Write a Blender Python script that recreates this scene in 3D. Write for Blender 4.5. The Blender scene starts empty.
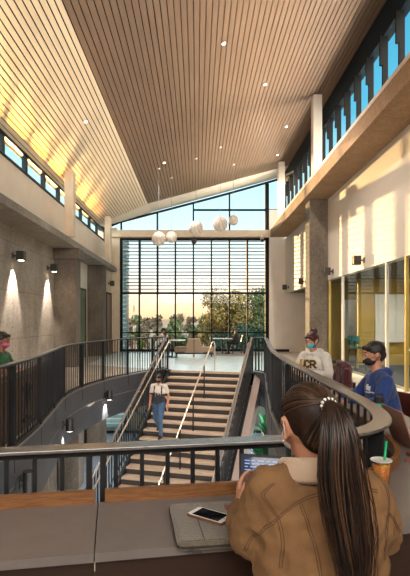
import bpy, bmesh, math, random
from mathutils import Vector, Matrix, Euler
from mathutils.bvhtree import BVHTree
random.seed(7)
C = bpy.context.scene.collection
R = math.radians
H = 1.58                      # eye height above the upper floor
V = Vector

# ------------------------------------------------------------------ materials
def nd(nt, t, **k):
    n = nt.nodes.new(t)
    for a, b in k.items():
        if a.startswith('i_'):
            n.inputs[int(a[2:]) if a[2:].isdigit() else a[2:].replace('_', ' ')].default_value = b
        else: setattr(n, a, b)
    return n
def mat(name, col, rough=.5, metal=0, col2=None, scale=5, stretch=(1,1,1), bump=0, bscale=40, spec=.5, emit=None, estr=0, detail=4, alpha=1, trans=0, sheen=0, coat=0, lo=.35, hi=.65):
    m = bpy.data.materials.new(name); m.use_nodes = True; nt = m.node_tree
    b = nt.nodes['Principled BSDF']; L = nt.links.new
    b.inputs['Base Color'].default_value = (*col, 1); b.inputs['Roughness'].default_value = rough
    b.inputs['Metallic'].default_value = metal; b.inputs['Specular IOR Level'].default_value = spec
    b.inputs['Transmission Weight'].default_value = trans; b.inputs['Sheen Weight'].default_value = sheen
    b.inputs['Coat Weight'].default_value = coat; b.inputs['Alpha'].default_value = alpha
    if emit: b.inputs['Emission Color'].default_value = (*emit, 1); b.inputs['Emission Strength'].default_value = estr
    tc = nd(nt, 'ShaderNodeTexCoord'); mp = nd(nt, 'ShaderNodeMapping'); mp.inputs['Scale'].default_value = stretch
    L(tc.outputs['Object'], mp.inputs[0])
    if col2:
        n = nd(nt, 'ShaderNodeTexNoise', i_Scale=scale, i_Detail=detail, i_Roughness=.65); L(mp.outputs[0], n.inputs['Vector'])
        r = nd(nt, 'ShaderNodeValToRGB'); r.color_ramp.elements[0].position = lo; r.color_ramp.elements[1].position = hi
        r.color_ramp.elements[0].color = (*col, 1); r.color_ramp.elements[1].color = (*col2, 1)
        L(n.outputs[0], r.inputs[0]); L(r.outputs[0], b.inputs['Base Color'])
    if bump:
        n2 = nd(nt, 'ShaderNodeTexNoise', i_Scale=bscale, i_Detail=3); L(mp.outputs[0], n2.inputs['Vector'])
        bp = nd(nt, 'ShaderNodeBump', i_Strength=bump, i_Distance=.01); L(n2.outputs[0], bp.inputs['Height']); L(bp.outputs[0], b.inputs['Normal'])
    return m
def concrete(name, base, dark, joints=True, jy=2.4, jz=1.25):
    m = bpy.data.materials.new(name); m.use_nodes = True; nt = m.node_tree; b = nt.nodes['Principled BSDF']; L = nt.links.new
    b.inputs['Roughness'].default_value = .75
    g = nd(nt, 'ShaderNodeNewGeometry'); 
    mp = nd(nt, 'ShaderNodeMapping'); mp.inputs['Scale'].default_value = (1, 1, .55); L(g.outputs['Position'], mp.inputs[0])
    n = nd(nt, 'ShaderNodeTexNoise', i_Scale=1.1, i_Detail=10, i_Roughness=.72); L(mp.outputs[0], n.inputs['Vector'])
    r = nd(nt, 'ShaderNodeValToRGB'); r.color_ramp.elements[0].position = .33; r.color_ramp.elements[1].position = .66
    r.color_ramp.elements[0].color = (*dark, 1); r.color_ramp.elements[1].color = (*base, 1); L(n.outputs[0], r.inputs[0])
    n3 = nd(nt, 'ShaderNodeTexNoise', i_Scale=14, i_Detail=6, i_Roughness=.8); L(g.outputs['Position'], n3.inputs['Vector'])
    r3 = nd(nt, 'ShaderNodeValToRGB'); r3.color_ramp.elements[0].position = .38; r3.color_ramp.elements[1].position = .6
    r3.color_ramp.elements[0].color = (.62, .6, .58, 1); r3.color_ramp.elements[1].color = (1.05, 1.05, 1.05, 1); L(n3.outputs[0], r3.inputs[0])
    mx = nd(nt, 'ShaderNodeMix', data_type='RGBA', blend_type='MULTIPLY'); mx.inputs[0].default_value = .8
    L(r.outputs[0], mx.inputs[6]); L(r3.outputs[0], mx.inputs[7]); out = mx.outputs[2]
    if joints:
        sp = nd(nt, 'ShaderNodeSeparateXYZ'); L(g.outputs['Position'], sp.inputs[0])
        def M(op, a, bb=None):
            q = nd(nt, 'ShaderNodeMath', operation=op)
            for i, v in enumerate((a, bb)):
                if v is None: continue
                if isinstance(v, (int, float)): q.inputs[i].default_value = v
                else: L(v, q.inputs[i])
            return q.outputs[0]
        fy = M('FRACT', M('DIVIDE', M('ADD', sp.outputs[1], -14.3 + 24), jy)); fz = M('FRACT', M('DIVIDE', M('ADD', sp.outputs[2], -2.33 + 12.5), jz))
        j = M('MAXIMUM', M('LESS_THAN', fy, .02 / jy), M('LESS_THAN', fz, .02 / jz))
        # tie holes on a regular grid
        hy = M('SUBTRACT', M('FRACT', M('DIVIDE', M('ADD', sp.outputs[1], -14.3 + 24), jy / 2)), .5); hz = M('SUBTRACT', M('FRACT', M('DIVIDE', M('ADD', sp.outputs[2], -2.33 + 12.5), jz / 2)), .5)
        hh = M('LESS_THAN', M('ADD', M('POWER', M('MULTIPLY', hy, jy / 2), 2), M('POWER', M('MULTIPLY', hz, jz / 2), 2)), .0006)
        j = M('MAXIMUM', M('MULTIPLY', j, .45), M('MULTIPLY', hh, .8))
        mj = nd(nt, 'ShaderNodeMix', data_type='RGBA'); L(j, mj.inputs[0]); L(out, mj.inputs[6]); mj.inputs[7].default_value = (.06, .05, .045, 1); out = mj.outputs[2]
    L(out, b.inputs['Base Color'])
    bp = nd(nt, 'ShaderNodeBump', i_Strength=.25, i_Distance=.02); L(n3.outputs[0], bp.inputs['Height']); L(bp.outputs[0], b.inputs['Normal'])
    return m
def glassmat(name, tint=(.93, .97, .97), ref=.03):
    m = bpy.data.materials.new(name); m.use_nodes = True; nt = m.node_tree; nt.nodes.clear(); L = nt.links.new
    o = nd(nt, 'ShaderNodeOutputMaterial'); t = nd(nt, 'ShaderNodeBsdfTransparent'); t.inputs[0].default_value = (*tint, 1)
    g = nd(nt, 'ShaderNodeBsdfGlossy'); g.inputs['Roughness'].default_value = .02; g.inputs[0].default_value = (1, 1, 1, 1)
    f = nd(nt, 'ShaderNodeLayerWeight', i_Blend=.5); mx = nd(nt, 'ShaderNodeMixShader')
    p = nd(nt, 'ShaderNodeMath', operation='POWER'); p.inputs[1].default_value = 5; L(f.outputs['Facing'], p.inputs[0])
    q = nd(nt, 'ShaderNodeMath', operation='MULTIPLY_ADD'); q.inputs[1].default_value = .25; q.inputs[2].default_value = ref*.3; L(p.outputs[0], q.inputs[0])
    L(q.outputs[0], mx.inputs[0]); L(t.outputs[0], mx.inputs[1]); L(g.outputs[0], mx.inputs[2]); L(mx.outputs[0], o.inputs[0])
    return m

M = {}
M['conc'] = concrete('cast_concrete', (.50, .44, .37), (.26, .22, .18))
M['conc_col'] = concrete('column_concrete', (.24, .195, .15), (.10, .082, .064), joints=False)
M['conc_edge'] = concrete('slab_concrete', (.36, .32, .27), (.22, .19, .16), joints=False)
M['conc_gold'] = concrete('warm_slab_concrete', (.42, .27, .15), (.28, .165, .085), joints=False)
M['white'] = mat('warm_white_plaster', (.80, .72, .62), .65, col2=(.74, .66, .57), scale=1.5)
M['panel'] = mat('white_wall_panel', (.62, .54, .45), .5)
M['cream'] = mat('cream_painted_steel', (.72, .60, .45), .5, col2=(.66, .54, .40), scale=3)
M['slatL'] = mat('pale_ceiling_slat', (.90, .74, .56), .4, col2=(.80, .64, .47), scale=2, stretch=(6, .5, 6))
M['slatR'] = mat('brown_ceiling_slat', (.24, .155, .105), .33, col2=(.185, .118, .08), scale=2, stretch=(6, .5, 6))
M['gap'] = mat('ceiling_gap_black', (.015, .012, .01), .9)
M['soffit'] = mat('soffit_gypsum', (.92, .83, .70), .6)
M['frame'] = mat('dark_window_frame', (.012, .011, .011), .6, spec=.12)
M['frameb'] = mat('blue_black_window_frame', (.006, .016, .024), .5, spec=.15)
M['steel'] = mat('black_painted_steel', (.016, .017, .019), .42, metal=.3)
M['fascia'] = mat('charcoal_fascia_steel', (.11, .12, .14), .42, metal=.3, col2=(.085, .094, .11), scale=1.2)
M['cap'] = mat('handrail_grey_metal', (.36, .36, .36), .3, metal=.7, col2=(.28, .28, .28), scale=25, stretch=(1, 1, 1))
M['capbr'] = mat('handrail_bronze_metal', (.20, .19, .185), .25, metal=.35, spec=.8, col2=(.15, .14, .135), scale=40)
M['bright'] = mat('brushed_steel', (.55, .47, .38), .28, metal=.9)
M['seam'] = mat('steel_trim', (.4, .38, .36), .35, metal=.8)
M['tread'] = mat('stair_tread', (.55, .42, .31), .55, col2=(.46, .35, .26), scale=6)
M['riser'] = mat('stair_riser', (.035, .028, .025), .6)
M['floor'] = mat('polished_concrete', (.50, .45, .38), .24, col2=(.42, .37, .31), scale=1.3, spec=.8)
M['floorlow'] = mat('lower_floor_tile', (.30, .35, .40), .15, col2=(.24, .28, .32), scale=2)
M['carpet'] = mat('dark_carpet', (.05, .05, .055), .95, col2=(.035, .035, .04), scale=60)
M['yellow'] = mat('mustard_wall_paint', (.42, .27, .035), .5, col2=(.38, .24, .03), scale=1)
M['dkceil'] = mat('olive_brown_ceiling', (.10, .07, .03), .7)
M['board'] = mat('whiteboard_white', (.75, .75, .72), .3)
M['wood'] = mat('oak_edge', (.26, .115, .04), .42, col2=(.15, .06, .02), scale=9, stretch=(1.0, 6, 14))
M['wooddk'] = mat('dark_walnut', (.032, .012, .007), .5, col2=(.022, .009, .005), scale=8, stretch=(1, 4, 10))
M['woodmid'] = mat('walnut_panel', (.16, .085, .045), .5, col2=(.10, .05, .028), scale=6, stretch=(4, 4, 1))
M['top'] = mat('grey_laminate', (.175, .148, .138), .42, col2=(.158, .134, .125), scale=12)
M['glass'] = glassmat('clear_glass')
M['black'] = mat('matt_black', (.012, .012, .013), .45)
M['lampbox'] = mat('lamp_grey_bronze', (.06, .052, .045), .45, metal=.4)
M['globe'] = mat('white_globe_shade', (.75, .66, .58), .4, emit=(1, .78, .6), estr=.02)
M['globerib'] = mat('globe_shade_rib', (.42, .32, .26), .5)
M['lensoff'] = mat('unlit_lens', (.35, .33, .3), .2)
M['glow'] = mat('lamp_glow', (1, .9, .75), .5, emit=(1, .86, .66), estr=9)

# ------------------------------------------------------------------ mesh helpers
class MB:
    def __init__(s): s.bm = bmesh.new()
    def face(s, pts):
        return s.bm.faces.new([s.bm.verts.new(p) for p in pts])
    def hexa(s, b, t):
        vb = [s.bm.verts.new(p) for p in b]; vt = [s.bm.verts.new(p) for p in t]; n = len(b)
        s.bm.faces.new(vb[::-1]); s.bm.faces.new(vt)
        for i in range(n): s.bm.faces.new((vb[i], vb[(i+1) % n], vt[(i+1) % n], vt[i]))
        return s
    def box(s, x0, x1, y0, y1, z0, z1):
        return s.hexa([(x0,y0,z0),(x1,y0,z0),(x1,y1,z0),(x0,y1,z0)], [(x0,y0,z1),(x1,y0,z1),(x1,y1,z1),(x0,y1,z1)])
    def obox(s, c, sz, rot=None):
        m = rot if rot is not None else Matrix.Identity(3); c = V(c); x, y, z = [q/2 for q in sz]
        f = lambda a, b, d: c + m @ V((a*x, b*y, d*z))
        return s.hexa([f(-1,-1,-1), f(1,-1,-1), f(1,1,-1), f(-1,1,-1)], [f(-1,-1,1), f(1,-1,1), f(1,1,1), f(-1,1,1)])
    def prism(s, poly, z0, z1):
        return s.hexa([(p[0],p[1],z0) for p in poly], [(p[0],p[1],z1) for p in poly])
    def sweep(s, path, prof, up=V((0,0,1)), closed=False, cap=True):
        # prof: list of (side, up) offsets
        path = [V(p) for p in path]; rings = []
        for i, p in enumerate(path):
            a = path[max(i-1, 0)] if not closed else path[i-1]; b = path[min(i+1, len(path)-1)] if not closed else path[(i+1) % len(path)]
            t = (b - a).normalized(); sd = t.cross(up)
            if sd.length < 1e-5: sd = V((1,0,0))
            sd.normalize(); u = sd.cross(t).normalized()
            rings.append([s.bm.verts.new(p + sd*q[0] + u*q[1]) for q in prof])
        n = len(prof); m = len(rings)
        for i in range(m if closed else m-1):
            r0, r1 = rings[i], rings[(i+1) % m]
            for k in range(n): s.bm.faces.new((r0[k], r0[(k+1) % n], r1[(k+1) % n], r1[k]))
        if cap and not closed: s.bm.faces.new(rings[0][::-1]); s.bm.faces.new(rings[-1])
        return s
    def vsweep(s, path, prof, **k):   # profile kept vertical
        path = [V(p) for p in path]; rings = []
        for i, p in enumerate(path):
            a = path[max(i-1, 0)]; b = path[min(i+1, len(path)-1)]
            t = (b - a); t.z = 0; t.normalize(); sd = V((t.y, -t.x, 0))
            rings.append([s.bm.verts.new(p + sd*q[0] + V((0,0,q[1]))) for q in prof])
        n = len(prof)
        for r0, r1 in zip(rings, rings[1:]):
            for q in range(n): s.bm.faces.new((r0[q], r0[(q+1) % n], r1[(q+1) % n], r1[q]))
        s.bm.faces.new(rings[0][::-1]); s.bm.faces.new(rings[-1]); return s
    def tube(s, path, r, n=8, **k):
        rr = r if isinstance(r, (list, tuple)) else [r]*len(path)
        path = [V(p) for p in path]; rings = []; pu = None
        for i, p in enumerate(path):
            a = path[max(i-1, 0)]; b = path[min(i+1, len(path)-1)]
            t = (b - a).normalized()
            if pu is None: pu = V((0,0,1)) if abs(t.z) < .9 else V((1,0,0))
            sd = t.cross(pu).normalized(); u = sd.cross(t).normalized(); pu = u
            rings.append([s.bm.verts.new(p + (sd*math.cos(2*math.pi*q/n) + u*math.sin(2*math.pi*q/n))*rr[i]) for q in range(n)])
        for r0, r1 in zip(rings, rings[1:]):
            for q in range(n): s.bm.faces.new((r0[q], r0[(q+1) % n], r1[(q+1) % n], r1[q]))
        s.bm.faces.new(rings[0][::-1]); s.bm.faces.new(rings[-1]); return s
    def lathe(s, c, prof, n=24, m=None):
        c = V(c); m = m or Matrix.Identity(3); rings = []
        for r, z in prof: rings.append([s.bm.verts.new(c + m @ V((max(r,1e-4)*math.cos(2*math.pi*k/n), max(r,1e-4)*math.sin(2*math.pi*k/n), z))) for k in range(n)])
        for r0, r1 in zip(rings, rings[1:]):
            for q in range(n): s.bm.faces.new((r0[q], r0[(q+1) % n], r1[(q+1) % n], r1[q]))
        s.bm.faces.new(rings[0][::-1]); s.bm.faces.new(rings[-1]); return s
    def ball(s, c, r, n=16, sc=(1,1,1), m=None):
        prof = [(math.sin(math.pi*i/(n//2)), -math.cos(math.pi*i/(n//2))) for i in range(n//2+1)]
        c = V(c); m = m or Matrix.Identity(3); rings = []
        for q, z in prof: rings.append([s.bm.verts.new(c + m @ V((max(q,1e-3)*math.cos(2*math.pi*k/n)*r*sc[0], max(q,1e-3)*math.sin(2*math.pi*k/n)*r*sc[1], z*r*sc[2]))) for k in range(n)])
        for r0, r1 in zip(rings, rings[1:]):
            for q in range(n): s.bm.faces.new((r0[q], r0[(q+1) % n], r1[(q+1) % n], r1[q]))
        s.bm.faces.new(rings[0][::-1]); s.bm.faces.new(rings[-1]); return s
    def cap(s, p0, r0, p1, r1, flat=None, n=14):
        p0, p1 = V(p0), V(p1); ax = p1 - p0; L = ax.length; t = ax.normalized() if L > 1e-6 else V((0,0,1))
        q = t.orthogonal().normalized(); w = t.cross(q); rings = []; st = []
        for i in range(6): a = math.pi/2*(1 - i/5); st.append((p0 - t*r0*math.sin(a), r0*math.cos(a)))
        for i in range(1, 4): st.append((p0.lerp(p1, i/4), r0 + (r1-r0)*i/4))
        for i in range(6): a = math.pi/2*i/5; st.append((p1 + t*r1*math.sin(a), r1*math.cos(a)))
        for c, r in st:
            ring = []
            for k in range(n):
                o = (q*math.cos(2*math.pi*k/n) + w*math.sin(2*math.pi*k/n))*max(r, 1e-4)
                if flat: fa = V(flat[0]).normalized(); o = o + fa*(flat[1]-1)*o.dot(fa)
                ring.append(s.bm.verts.new(c + o))
            rings.append(ring)
        for a, b in zip(rings, rings[1:]):
            for k in range(n): s.bm.faces.new((a[k], a[(k+1) % n], b[(k+1) % n], b[k]))
        s.bm.faces.new(rings[0][::-1]); s.bm.faces.new(rings[-1]); return s
    def build(s, name, m, parent=None, smooth=False, bevel=0, origin=None, seg=2):
        bmesh.ops.recalc_face_normals(s.bm, faces=s.bm.faces)
        if origin is not None: bmesh.ops.translate(s.bm, verts=s.bm.verts, vec=-V(origin))
        me = bpy.data.meshes.new(name); s.bm.to_mesh(me); s.bm.free()
        o = bpy.data.objects.new(name, me); C.objects.link(o)
        if isinstance(m, (list, tuple)): [me.materials.append(q) for q in m]
        else: me.materials.append(m)
        if smooth:
            for p in me.polygons: p.use_smooth = True
        if origin is not None: o.location = origin
        if parent: o.parent = parent
        if bevel:
            b = o.modifiers.new('bevel', 'BEVEL'); b.width = bevel; b.segments = seg; b.limit_method = 'ANGLE'
        return o
def tag(o, label=None, cat=None, group=None, kind=None):
    for k, v in (('label', label), ('category', cat), ('group', group), ('kind', kind)):
        if v: o[k] = v
    return o
def empty(name, loc=(0,0,0), rz=0, label=None, cat=None, group=None):
    o = bpy.data.objects.new(name, None); C.objects.link(o); o.location = loc; o.rotation_euler = (0,0,rz); o.empty_display_size = .1
    return tag(o, label, cat, group)
def struct(o): o['kind'] = 'structure'; return o
def bake(o, mods):
    """run modifiers now and keep the plain mesh"""
    for t, kw in mods:
        m = o.modifiers.new(t, t)
        for k, v in kw.items(): setattr(m, k, v)
    par = o.parent; o.parent = None; bpy.context.view_layer.update()
    dg = bpy.context.evaluated_depsgraph_get(); me = bpy.data.meshes.new_from_object(o.evaluated_get(dg))
    o.modifiers.clear(); old = o.data; o.data = me; me.name = old.name
    for p in me.polygons: p.use_smooth = True
    o.parent = par; return o
def blob(mb, name, m, parent, voxel=.01, smooth=6, disp=None):
    o = mb.build(name, m, None)
    mods = [('REMESH', dict(mode='VOXEL', voxel_size=voxel)), ('SMOOTH', dict(factor=.5, iterations=smooth))]
    bake(o, mods)
    if disp:
        tx = bpy.data.textures.new(name, 'CLOUDS'); tx.noise_scale = disp[1]; tx.noise_depth = 2
        bake(o, [('DISPLACE', dict(texture=tx, strength=disp[0], mid_level=.5, texture_coords='LOCAL'))])
    o.parent = parent; o.data.materials.clear(); o.data.materials.append(m)
    for p in o.data.polygons: p.material_index = 0
    return o
def catmull(pts, n=8):
    P = [V(p) for p in pts]; P = [P[0]*2 - P[1]] + P + [P[-1]*2 - P[-2]]; out = []
    for i in range(1, len(P)-2):
        for k in range(n):
            t = k/n; a, b, c, d = P[i-1], P[i], P[i+1], P[i+2]
            out.append(.5*((2*b) + (c-a)*t + (2*a-5*b+4*c-d)*t*t + (3*b-a-3*c+d)*t**3))
    out.append(P[-2]); return out
def resample(path, step):
    out = [path[0].copy()]; d = 0
    for a, b in zip(path, path[1:]):
        L = (b-a).length; p = step - d
        while p <= L: out.append(a.lerp(b, p/L)); p += step
        d = L - (p - step)
    return out
def tangents(path):
    r = []
    for i in range(len(path)):
        t = path[min(i+1, len(path)-1)] - path[max(i-1, 0)]; t.z = 0; r.append(t.normalized())
    return r
def offset(path, d):
    return [p + V((t.y, -t.x, 0))*d for p, t in zip(path, tangents(path))]
# ------------------------------------------------------------------ plan of the opening
Lpts = [(-2.0,1.66),(-2.14,1.80),(-2.2,2.3),(-2.2,3.6),(-2.2,5.3),(-2.3,6.9),(-2.52,8.5),(-2.68,9.8),(-2.62,11.0),(-2.33,12.4),(-1.9,13.5),(-1.4,14.5),(-1.02,15.12)]
Rpts = [(-2.0,1.66),(-1.4,1.775),(-.78,1.885),(-.3,1.97),(.1,2.04),(.42,2.095),(.62,2.15),(.79,2.25),(.94,2.44),(1.02,2.72),(1.06,3.1),(1.08,3.9),(1.11,4.6),(1.13,5.45),(1.18,6.8),(1.29,8.2),(1.58,10.6),(1.92,13.3),(1.95,13.9),(1.72,14.38)]
Lp = catmull([(x, y, 0) for x, y in Lpts]); Rp = catmull([(x, y, 0) for x, y in Rpts])
A16 = R(16); E = V((math.cos(A16), -math.sin(A16), 0)); D = V((-math.sin(A16), -math.cos(A16), 0))
P0 = V((-.82, 15.1, 0)); SW = 2.4; RUN = .28; RISE = .17; NS = 24
LOW = -NS*RISE

# ------------------------------------------------------------------ floor slab with the opening
def slab(z, name, m, flip=False):
    bm = bmesh.new()
    outer = [(-4.8,-4),(9.2,-4),(9.2,24.2),(-4.8,24.2)]
    inner = [p for p in Lp] + [P0 - E*.12, P0 + E*(SW+.12)] + [p for p in Rp[::-1]][:-1]
    def loop(pts):
        vs = [bm.verts.new((p[0], p[1], z)) for p in pts]; return [bm.edges.new((vs[i], vs[(i+1) % len(vs)])) for i in range(len(vs))]
    e = loop(outer) + loop(inner); bmesh.ops.triangle_fill(bm, edges=e, use_beauty=True)
    for f in bm.faces:
        if (f.normal.z < 0) != flip: f.normal_flip()
    me = bpy.data.meshes.new(name); bm.to_mesh(me); bm.free(); me.materials.append(m)
    o = bpy.data.objects.new(name, me); C.objects.link(o); return o
struct(slab(0, 'floor', M['floor'])); 
u = slab(-.4, 'floor', M['fascia'], True); struct(u)
mb = MB(); mb.box(-5.1, 9.2, -4.2, -4.0, 0, 3.4); mb.box(-5.1, 9.2, -4.2, -4.0, 6.3, 9.6); struct(mb.build('wall_back_light_gate', M['white']))  # unseen wall shaped so rear light enters only through a high band
mb = MB(); mb.box(-7, 9.2, -4, 24.2, LOW-.2, LOW); struct(mb.build('floor', M['floorlow']))

M['skysheen'] = mat('landing_sky_sheen', (.68, .82, .86), .2, col2=(.58, .72, .77), scale=2.5, spec=.8)  # pale cyan inset: the sky's reflection put into the floor colour
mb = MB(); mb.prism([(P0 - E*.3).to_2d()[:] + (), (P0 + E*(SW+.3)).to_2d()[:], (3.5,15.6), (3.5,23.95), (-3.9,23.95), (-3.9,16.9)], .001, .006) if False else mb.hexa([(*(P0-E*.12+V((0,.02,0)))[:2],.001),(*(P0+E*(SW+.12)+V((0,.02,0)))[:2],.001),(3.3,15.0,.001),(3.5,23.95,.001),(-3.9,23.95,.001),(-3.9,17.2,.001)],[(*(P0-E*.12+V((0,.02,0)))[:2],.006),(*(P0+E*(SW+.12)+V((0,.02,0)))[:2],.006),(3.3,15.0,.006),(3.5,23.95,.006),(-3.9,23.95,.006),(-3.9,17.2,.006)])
struct(mb.build('floor', M['skysheen']))
# ------------------------------------------------------------------ left side
mb = MB(); mb.box(-5.1, -4.8, -4, 16.65, 0, 3.98); struct(mb.build('wall_left', M['conc']))
mb = MB(); mb.box(-5.1, -4.8, 16.65, 24.2, 0, 3.98); struct(mb.build('wall_left', M['white']))
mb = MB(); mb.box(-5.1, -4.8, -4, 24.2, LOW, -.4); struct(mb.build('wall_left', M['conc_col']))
mb = MB(); mb.box(-5.1, -4.0, -4, 24.0, 3.98, 4.18)
tag(mb.build('concrete_ledge', M['conc_edge'], bevel=.01), 'long grey concrete ledge slab on top of the left columns', 'ledge')
mb = MB(); mb.box(-4.8, -4.6, -4, 24.2, 4.18, 5.47); struct(mb.build('wall_left', M['white']))
def column(x0, x1, y0, y1, z0, z1, name, label, m, capz=0, group=None):
    mb = MB(); mb.box(x0, x1, y0, y1, z0, z1)
    if capz: mb.box(x0-.04, x1+.12, y0-.12, y1+.04, z1-capz, z1)
    return tag(mb.build(name, m, bevel=.015, origin=((x0+x1)/2, (y0+y1)/2, z0)), label, 'column', group)
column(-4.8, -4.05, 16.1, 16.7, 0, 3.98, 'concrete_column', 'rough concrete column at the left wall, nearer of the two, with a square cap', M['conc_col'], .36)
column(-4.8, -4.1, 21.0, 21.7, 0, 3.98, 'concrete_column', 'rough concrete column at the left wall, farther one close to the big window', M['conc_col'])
column(-4.12, -3.84, 14.9, 15.2, 4.18, 6.21, 'painted_post', 'cream post standing on the left ledge, nearer one cutting across the high windows', M['cream'])
column(-4.12, -3.86, 21.4, 21.7, 4.18, 6.21, 'painted_post', 'cream post standing on the far end of the left ledge near the big window', M['cream'])
# pale pier and doors between the columns
mb = MB(); mb.box(-4.8, -4.28, 21.7, 24.0, 0, 3.98); struct(mb.build('wall_left', M['cream']))
def door(y0, y1, x, z1, m, frame, name):
    e = struct(empty(name, (x, y0, 0)))
    f = MB(); f.box(0, .05, 0, .07, 0, z1); f.box(0, .05, y1-y0-.07, y1-y0, 0, z1); f.box(0, .05, .07, y1-y0-.07, z1-.07, z1); f.build('door_frame', frame, e)
    l = MB(); l.box(.0, .03, .07, y1-y0-.07, 0.01, z1-.07); leaf = l.build('door_leaf', m, e)
    h = MB(); h.tube([(.03,.16,1.0),(.07,.16,1.0),(.07,.26,1.0)], .01); h.build('door_handle', M['bright'], leaf)
M['gdoor'] = mat('green_door_glass', (.12, .16, .11), .12, col2=(.2, .25, .17), scale=1)
M['bdoor'] = mat('brown_door', (.16, .08, .05), .4)
door(18.6, 20.6, -4.8, 2.9, M['gdoor'], M['frame'], 'door_1')
door(22.5, 23.8, -4.28, 2.9, M['bdoor'], M['frame'], 'door_2')

# left clerestory
def clerestory(name, x, z0, z1, ys, inx, m, mw=.13, glassx=None):
    e = struct(empty(name, (x, ys[0], z0)))
    f = MB(); y0, y1 = ys[0], ys[-1]
    f.box(-.04, .04, 0, y1-y0, 0, .06); f.box(-.05, .05, 0, y1-y0, z1-z0-.09, z1-z0); f.build('window_frame', m, e)
    for y in ys:
        f = MB(); f.box(-.06, inx, y-y0-mw/2, y-y0+mw/2, 0, z1-z0); f.build('mullion', m, e)
    g = MB(); g.box(-.005, .005, 0, y1-y0, .0, z1-z0); g.build('pane', M['glass'], e)
    return e
clerestory('window_1', -4.6, 5.47, 6.02, [-4+1.53*i for i in range(19)][0:17] + [22.0, 24.0], .05, M['frameb'], .15)

# ------------------------------------------------------------------ right side
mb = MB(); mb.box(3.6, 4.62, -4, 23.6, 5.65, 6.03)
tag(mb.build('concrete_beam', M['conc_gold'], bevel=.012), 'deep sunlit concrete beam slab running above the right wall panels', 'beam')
mb = MB(); mb.box(3.6, 3.72, -4, 23.6, 6.03, 6.12)
tag(mb.build('ledge_trim', M['white']), 'thin white upstand strip along the edge of the sunlit right beam', 'trim')
mb = MB(); mb.box(4.42, 4.62, -4, 24.0, 2.93, 5.65); struct(mb.build('wall_right', M['panel']))

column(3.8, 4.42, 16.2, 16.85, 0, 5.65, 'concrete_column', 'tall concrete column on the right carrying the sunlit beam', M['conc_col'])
column(3.62, 3.9, 14.95, 15.25, 6.12, 8.62, 'painted_post', 'cream post on the right ledge in front of the high finned windows', M['white'])
column(3.62, 3.9, 21.3, 21.6, 6.12, 8.62, 'painted_post', 'cream post on the far right ledge beside the sloping window head', M['white'])
# right clerestory with deep fins
e = struct(empty('window_2', (4.4, 2, 6.12)))
f = MB(); f.box(-.06, .1, 0, 22, 0, .08); f.box(-.1, .12, 0, 22, 2.02, 2.72); f.build('window_frame', M['frameb'], e)
for i in range(25):
    y = .0 + .9*i + .1; f = MB(); f.box(-.10, .02, y, y+.07, .08, 2.05); f.box(-.17, -.10, y-.01, y+.05, 1.35, 2.05); f.build('fin', M['frame'], e)
g = MB(); g.box(.03, .04, 0, 22, .08, 2.02); g.build('pane', M['glass'], e)

# wall spotlights (square box on an arm)
def spot(name, loc, side, label, grp, dia=.2, hgt=.24, square=True, m='lampbox', arm=.22, light=None, ry=0, lit=True):
    e = empty(name, loc, ry, label, 'wall lamp', grp)
    p = MB(); p.box(-.02, .02, -.07, .07, -.07, .07); p.build('wall_plate', M[m], e)
    a = MB(); a.box(min(0, side*arm), max(0, side*arm), -.02, .02, -.02, .02); a.build('arm', M[m], e)
    h = MB()
    if square: h.box(side*arm-dia/2, side*arm+dia/2, -dia/2, dia/2, -hgt/2, hgt/2)
    else: h.lathe((side*arm, 0, 0), [(dia/2, -hgt/2), (dia/2, hgt/2)], 24)
    ho = h.build('lamp_housing', M[m], e, bevel=.008)
    l = MB(); l.lathe((side*arm, 0, -hgt/2-.002), [(dia*.36, -.004), (dia*.36, .004)], 20); l.build('lens', M['glow' if light else 'lensoff'], e)
    if light:
        L = bpy.data.lights.new('lamp_light', 'SPOT'); L.energy = light; L.spot_size = R(58); L.spot_blend = .55; L.shadow_soft_size = .04; L.color = (1, .88, .76)
        o = bpy.data.objects.new('lamp_light', L); C.objects.link(o); o.parent = e; o.location = (side*arm, 0, -hgt/2-.03); o.rotation_euler = (0, R(16 if square else 30)*side, 0)
    return e
for k, (y, w) in enumerate(((12.5, 'nearer the seated person in green'), (15.4, 'beside the nearer concrete column'))):
    spot('wall_spotlight', (-4.8, y, 3.25), 1, 'grey box spotlight shining down the left concrete wall, ' + w, 'spotlights on the concrete wall', light=300)
spot('wall_spotlight', (-4.28, 23.2, 3.35), 1, 'small grey box spotlight above the brown door at the far left', None, arm=.18)
for y, w in ((12.7, 'largest and nearest of the four'), (15.6, 'just right of the concrete column'), (19.6, 'just left of the concrete column'), (23.1, 'farthest, at the end wall corner')):
    spot('wall_spotlight', (4.42, y, 3.16), -1, 'dark box spotlight under the sunlit right wall panel, ' + w, 'spotlights on the right panel', arm=.2)

# ------------------------------------------------------------------ far end
mb = MB()
mb.box(-5.1, -3.84, 24, 24.25, 0, 6.03); mb.box(-4.6,-4.02,24,24.25,6.03,6.2)
struct(mb.build('wall_far', M['cream']))
mb = MB(); mb.box(3.52, 9.2, 24, 24.25, 0, 5.65); mb.box(3.6, 4.62, 24, 24.25, 5.65, 7.1); struct(mb.build('wall_far', M['white']))
mb = MB(); mb.box(3.56, 4.6, 23.93, 24.0, 0, .12); struct(mb.build('baseboard_far', M['frame']))
mb = MB(); mb.box(-4.3, 3.62, 23.7, 24.05, 5.68, 6.03)
tag(mb.build('cross_beam', M['cream'], bevel=.01), 'horizontal cream beam crossing the big far window', 'beam')
W0, W1, YW = -3.80, 3.44, 24.1
e = struct(empty('window_3', (0, YW, 0)))
def bar(n, x0, x1, z0, z1, d=.12, m='frame'):
    f = MB(); f.box(x0, x1, -d/2, d/2, z0, z1); return f.build(n, M[m], e)
bar('window_frame', W0-.06, W0+.06, 0, 5.68, .2); bar('window_frame', W1-.02, W1+.16, 0, 8.4, .24)
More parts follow.
